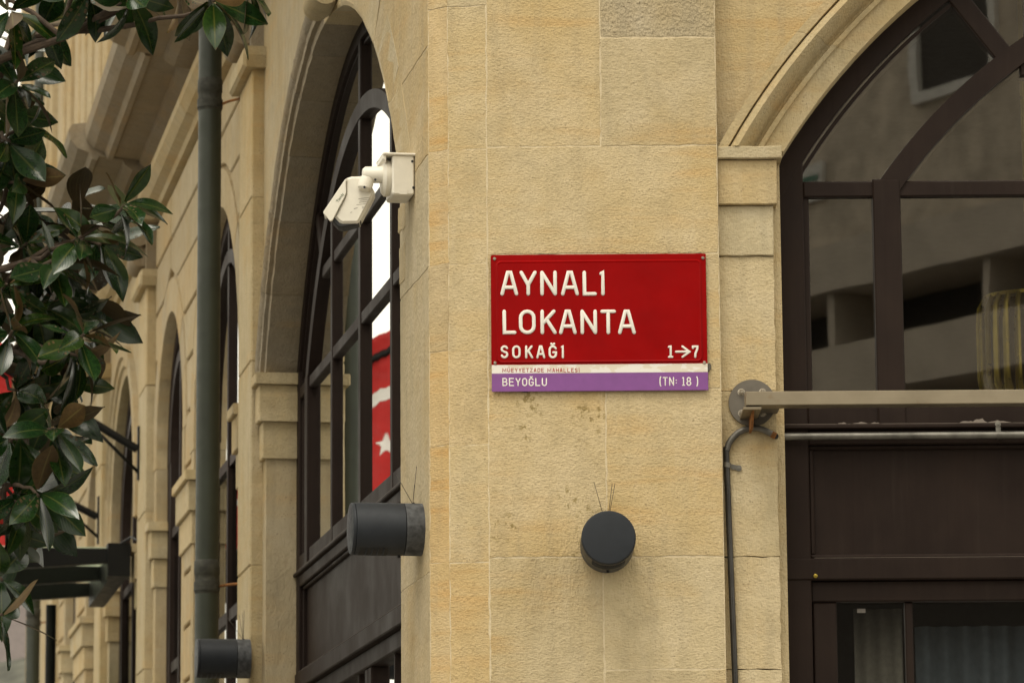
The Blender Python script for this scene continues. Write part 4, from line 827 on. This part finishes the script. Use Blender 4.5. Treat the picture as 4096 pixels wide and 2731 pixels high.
for x_ in (-1.5, .2, 1.9): MB().box(OP, x_, x_+.08, 5.0, 7.1, -.5, -.02).build('post', PALE, OPP)
for x_, z_, w__, h_ in ((1.35, 8.05, .75, 1.2), (-1.6, 7.9, .4, .6)):
    f_ = MB(); f_.box(OP, x_-.08, x_+w__+.08, z_-.08, z_, -.02, .05); f_.box(OP, x_-.08, x_+w__+.08, z_+h_, z_+h_+.08, -.02, .05); f_.box(OP, x_-.08, x_, z_, z_+h_, -.02, .05); f_.box(OP, x_+w__, x_+w__+.08, z_, z_+h_, -.02, .05); fo = f_.build('window', FRAMEW, OPP)
    MB().box(OP, x_, x_+w__, z_, z_+h_, -.01, .01).build('pane', INNER, fo)
MB().box(OP, -.15, .25, 7.45, 7.75, -.01, .04).build('sign_board', FRAMEW, OPP); MB().box(OP, -.12, -.06, 7.45, 7.66, .041, .05).build('green_trim', GREENP, OPP); MB().box(OP, -.12, .22, 7.62, 7.66, .0505, .056).build('green_trim', GREENP, OPP)
# ------------------------------------------------------------------ far background
hl = MB(); nh = 60; vs = []
for i in range(nh+1):
    x_ = -90+120*i/nh; h_ = 6.6+.9*math.sin(i*.5)+random.uniform(-.35, .35); vs += [(x_, 50, -.5), (x_, 58, h_*.7), (x_, 64, h_), (x_, 75, -.5)]
hl.add(vs, [(4*i+j, 4*i+4+j, 4*i+5+j, 4*i+1+j) for i in range(nh) for j in range(3)], 0, True); struct(hl.build('hill', HILLM))
fb = thing('far_house', 'grey mauve house far off behind the magnolia leaves', 'house', (-14, 95, 0)); FB = Plane((-18, 95, 0), (1, 0, 0), (0, -1, 0))
MB().box(FB, 0, 7.9, 0, 14.2, -9, 0).build('wall', MAUVE, fb); MB().prism(FB, [(-.4, 14.2), (8.3, 14.2), (6, 15.6), (1.5, 15.6)], -9.3, .4).build('roof', TILE, fb)
for i in range(3):
    for j in range(4):
        a, z_ = 1+2.4*i, 1.6+3.2*j; wn = MB().box(FB, a, a+1.1, z_, z_+1.7, -.05, .06).build('window', FRAMEW, fb); MB().box(FB, a+.1, a+1.0, z_+.1, z_+1.6, .0, .065).build('pane', INNER, wn)
BT = thing('bare_tree', 'leafless tree far off at the lower left edge', 'tree', (-4.6, 36, 0)); rb = random.Random(3)
def grow(b, p, d, L, r, lv):
    e_ = p+d*L; m_ = p.lerp(e_, .5)+Vector((rb.uniform(-1, 1), rb.uniform(-1, 1), 0))*L*.06; b.tube([p, m_, e_], [r, r*.8, r*.6], 6)
    if lv:
        for k in range(3): grow(b, e_ if k else m_, (d+Vector((rb.uniform(-.8, .8), rb.uniform(-.8, .8), rb.uniform(-.1, .5)))).normalized(), L*.68, r*.55, lv-1)
tk = MB(); tk.tube([(-4.6, 36, 0), (-4.65, 36, 1.0), (-4.6, 36, 2.0)], [.16, .13, .11], 8); tk.build('trunk', BARK, BT); br = MB(); grow(br, Vector((-4.6, 36, 1.9)), Vector((.05, 0, 1)), 1.3, .09, 4); br.build('crown', BARK, BT)
# ------------------------------------------------------------------ magnolia
TB = Vector((-3.0, 12.2, .0)); MAG = thing('magnolia_tree', 'magnolia tree with big glossy leaves and rusty undersides hanging in from the left', 'tree', TB)
def leaf_mesh(seed):
    rl = random.Random(seed); nl, nw = 9, 4; L = 1.0; bend = rl.uniform(-.12, .48); fold = rl.uniform(.05, .22); tw = rl.uniform(-.5, .5); wv = rl.uniform(.0, .035); ph = rl.uniform(0, 6); vs = []; uv = []
    prof = [.025, .085, .145, .19, .222, .235, .222, .175, .095, .002]
    for layer in (0, 1):
        for i in range(nl+1):
            u = i/nl; x = u*L; z = -bend*u*u; wd = prof[i]*.97
            for j in range(nw+1):
                s_ = -1+2*j/nw; y = s_*wd; zz_ = z+fold*abs(s_)*wd*1.2+wv*math.sin(u*9+ph+s_*2)*abs(s_); a = tw*u*.5; vs.append(Vector((x, y*math.cos(a)-0*zz_, zz_+y*math.sin(a)-(.004 if layer else 0)))); uv.append((u, j/nw))
    w_ = nw+1; k = (nl+1)*w_; fs = []; mi = []
    for i in range(nl):
        for j in range(nw):
            q = (i*w_+j, (i+1)*w_+j, (i+1)*w_+j+1, i*w_+j+1); fs.append(q); mi.append(0); fs.append(tuple(x+k for x in q[::-1])); mi.append(1)
    me = bpy.data.meshes.new('leaf'); me.from_pydata([tuple(v) for v in vs], [], fs); me.materials.append(LEAF_T); me.materials.append(LEAF_B)
    me.polygons.foreach_set('material_index', mi); me.polygons.foreach_set('use_smooth', [True]*len(fs)); ul = me.uv_layers.new(name='UVMap')
    for lp in me.loops: ul.data[lp.index].uv = uv[lp.vertex_index]
    return me, vs, fs, mi
LEAVES = [leaf_mesh(i) for i in range(8)]
rt = random.Random(21)
def leaf_matrix(p, d, L, upv):
    x = d.normalized(); z = (upv-x*upv.dot(x)); z = z.normalized() if z.length > .05 else x.orthogonal(); y = z.cross(x)
    return Matrix.Translation(p) @ Matrix((x, y, z)).transposed().to_4x4() @ Matrix.Diagonal((L, L*rt.uniform(.85, 1.1), L, 1))
def rosette(p, axis, n, parent, Lr=(.13, .195), spread=(30, 105)):
    axis = axis.normalized(); x = axis.orthogonal().normalized(); y = axis.cross(x); ph = rt.uniform(0, 6)
    for k in range(n):
        az = ph+k*2.4+rt.uniform(-.3, .3); po = math.radians(spread[0]+(spread[1]-spread[0])*(k/max(1, n-1))+rt.uniform(-12, 12))
        d = axis*math.cos(po)+(x*math.cos(az)+y*math.sin(az))*math.sin(po); d.z -= .12+.25*rt.random()
        up_ = axis*rt.uniform(.3, 1)+Vector((0, -.30, .8))*rt.uniform(-.1, 1.1)+Vector((rt.uniform(-.5, .5), rt.uniform(-.5, .5), 0))
        inst('leaf', LEAVES[rt.randrange(8)][0], parent, leaf_matrix(p-axis*.03*k/n+d*.012, d, rt.uniform(*Lr), up_))
# (photo position, depth, leaf count, growth direction right / towards viewer / up)
ROS = [(30, 30, 11.9, 9, (.3, -.3, -.5)), (105, 60, 12.2, 8, (.3, -.4, -.6)), (205, -15, 11.8, 8, (.2, -.3, -.9)), (298, -5, 11.7, 8, (.3, -.4, -.9)), (415, -12, 11.9, 6, (.5, -.3, -.3)), (490, 5, 11.6, 10, (.4, -.5, -.7)), (575, -20, 11.7, 8, (.6, -.3, -.6)),
 (42, 190, 12.0, 9, (.4, -.5, .2)), (70, 290, 12.3, 5, (.8, -.2, .1)), (20, 330, 12.1, 9, (.2, -.5, -.5)), (45, 415, 12.1, 9, (.7, -.4, .1)), (15, 250, 12.5, 8, (.2, -.6, .1)),
 (285, 468, 11.8, 9, (.6, -.4, .6)), (188, 545, 11.9, 10, (.5, -.5, .6)), (140, 605, 12.0, 10, (.6, -.4, .2)), (60, 560, 12.2, 9, (.3, -.6, .2)), (30, 480, 12.3, 8, (.3, -.5, .4)), (235, 560, 12.2, 8, (.8, -.3, -.2)),
 (193, 768, 11.8, 10, (.45, -.4, .7)), (180, 815, 12.0, 9, (.8, -.3, -.3)), (30, 755, 12.0, 10, (.4, -.5, .5)), (85, 700, 12.3, 8, (.3, -.6, .1)), (20, 655, 12.1, 8, (.5, -.6, .3)), (105, 820, 12.3, 9, (.4, -.5, -.2)),
 (130, 985, 11.9, 11, (.5, -.5, .1)), (40, 900, 12.2, 9, (.3, -.6, -.3)), (25, 1010, 12.0, 9, (.2, -.5, -.4)), (75, 1060, 12.2, 8, (.3, -.5, -.7)), (95, 1135, 11.9, 9, (.5, -.4, -.4)), (45, 1150, 12.0, 8, (.3, -.5, -.5)), (15, 1215, 12.1, 6, (.2, -.5, -.6)),
 (8, 1415, 11.8, 6, (.7, -.3, -.1)), (2, 1330, 12.0, 5, (.3, -.5, -.5)), (150, 880, 12.5, 6, (.3, -.5, -.4))]
tips = []
for x_, y_, dep, n_, ax in ROS:
    ax = (ax[0]+.1, ax[1]*.8, ax[2]); p = D(x_, y_, dep); rosette(p, Vector(ax), n_, MAG); tips.append((p, Vector(ax).normalized()))
MB().tube([TB+Z*0, TB+Vector((.03, 0, 1.2)), TB+Vector((-.03, .02, 2.6)), TB+Vector((.02, 0, 4.2)), TB+Vector((0, 0, 6.0))], [.13, .11, .09, .07, .035], 14).build('trunk', BARK, MAG)
def limb(p0, p1, p2, r, r1):
    b = MB(); pts = []
    for i in range(9): t = i/8; pts.append(p0*(1-t)**2+p1*2*t*(1-t)+p2*t*t+Vector((rt.uniform(-1, 1), rt.uniform(-1, 1), rt.uniform(-1, 1)))*.008)
    b.tube(pts, [r+(r1-r)*i/8 for i in range(9)], 8).build('branch', BARK, MAG)
mains = [D(0, 165, 12.05), D(150, 85, 11.9), D(20, 420, 12.15), D(60, 600, 12.1), D(30, 800, 12.1), D(20, 1010, 12.1), D(10, 1160, 12.05), D(-60, 1380, 11.9)]
for m_ in mains:
    st_ = TB+Z*max(1.4, m_.z-.9); limb(st_, st_.lerp(m_, .5)+Z*.25, m_, .028, .012)
limb(D(0, 140, 12.05), D(180, 70, 11.9), D(290, 0, 11.75), .016, .007); limb(D(90, 78, 12.0), D(250, 78, 11.9), D(480, 20, 11.6), .013, .006)
for p, ax in tips:
    m_ = min(mains, key=lambda q: (q-p).length); limb(m_, p-ax*.18, p, .009, .005)
# the rest of the crown, out of the picture to the left, enlarged to shade the side wall: too many leaves to count
cb_ = MB(); rc = random.Random(5)
for k in range(3200):
    while True:
        q = Vector((rc.uniform(-1, 1), rc.uniform(-1, 1), rc.uniform(-1, 1)))
        if .35 < q.length < 1: break
    p = TB+Vector((-.35+q.x*1.6, -.1+q.y*1.8, 4.3+q.z*2.4)); sx = D(0, 700, p.y).x-.05
    if p.x > sx-.12: continue
    d = (q+Vector((rc.uniform(-.6, .6), rc.uniform(-.6, .6), rc.uniform(-.7, .3)))).normalized(); M_ = leaf_matrix(p, d, rc.uniform(.13, .19), Z+Vector((rc.uniform(-.5, .5), rc.uniform(-.5, .5), 0)))
    _, lv, lf, lm = LEAVES[rc.randrange(8)]; base_ = len(cb_.v); cb_.v += [M_ @ v for v in lv]; cb_.f += [[i+base_ for i in f] for f in lf]; cb_.m += lm; cb_.sm += [True]*len(lf)
ZONES = [(-30, 60, 0, 60), (-30, 70, 60, 210), (-30, 45, 210, 430), (-30, 190, 430, 620), (-30, 170, 620, 840), (-30, 150, 840, 1010), (-30, 110, 1010, 1200), (60, 250, 470, 600), (90, 230, 650, 830), (-30, 35, 1200, 1300), (120, 480, -60, 10)]
for x_a, x_b, y_a, y_b in ZONES:
    for k in range(int((x_b-x_a)*(y_b-y_a)/1250)):
        p = D(rc.uniform(x_a, x_b), rc.uniform(y_a, y_b), rc.uniform(12.25, 12.9)); d = Vector((rc.uniform(-.5, 1), rc.uniform(-.9, .5), rc.uniform(-.9, .5))).normalized(); M_ = leaf_matrix(p, d, rc.uniform(.14, .20), Vector((rc.uniform(-.6, .6), rc.uniform(-.6, .4), rc.uniform(-.2, 1))))
        _, lv, lf, lm = LEAVES[rc.randrange(8)]; base_ = len(cb_.v); cb_.v += [M_ @ v for v in lv]; cb_.f += [[i+base_ for i in f] for f in lf]; cb_.m += lm; cb_.sm += [True]*len(lf)
me = bpy.data.meshes.new('foliage'); me.from_pydata([tuple(v-TB) for v in cb_.v], [], cb_.f); me.materials.append(LEAF_T); me.materials.append(LEAF_B); me.polygons.foreach_set('material_index', cb_.m); me.polygons.foreach_set('use_smooth', cb_.sm); me.uv_layers.new(name='UVMap')
fo_ = bpy.data.objects.new('foliage', me); COL.objects.link(fo_); fo_.parent = MAG; fo_['kind'] = 'stuff'
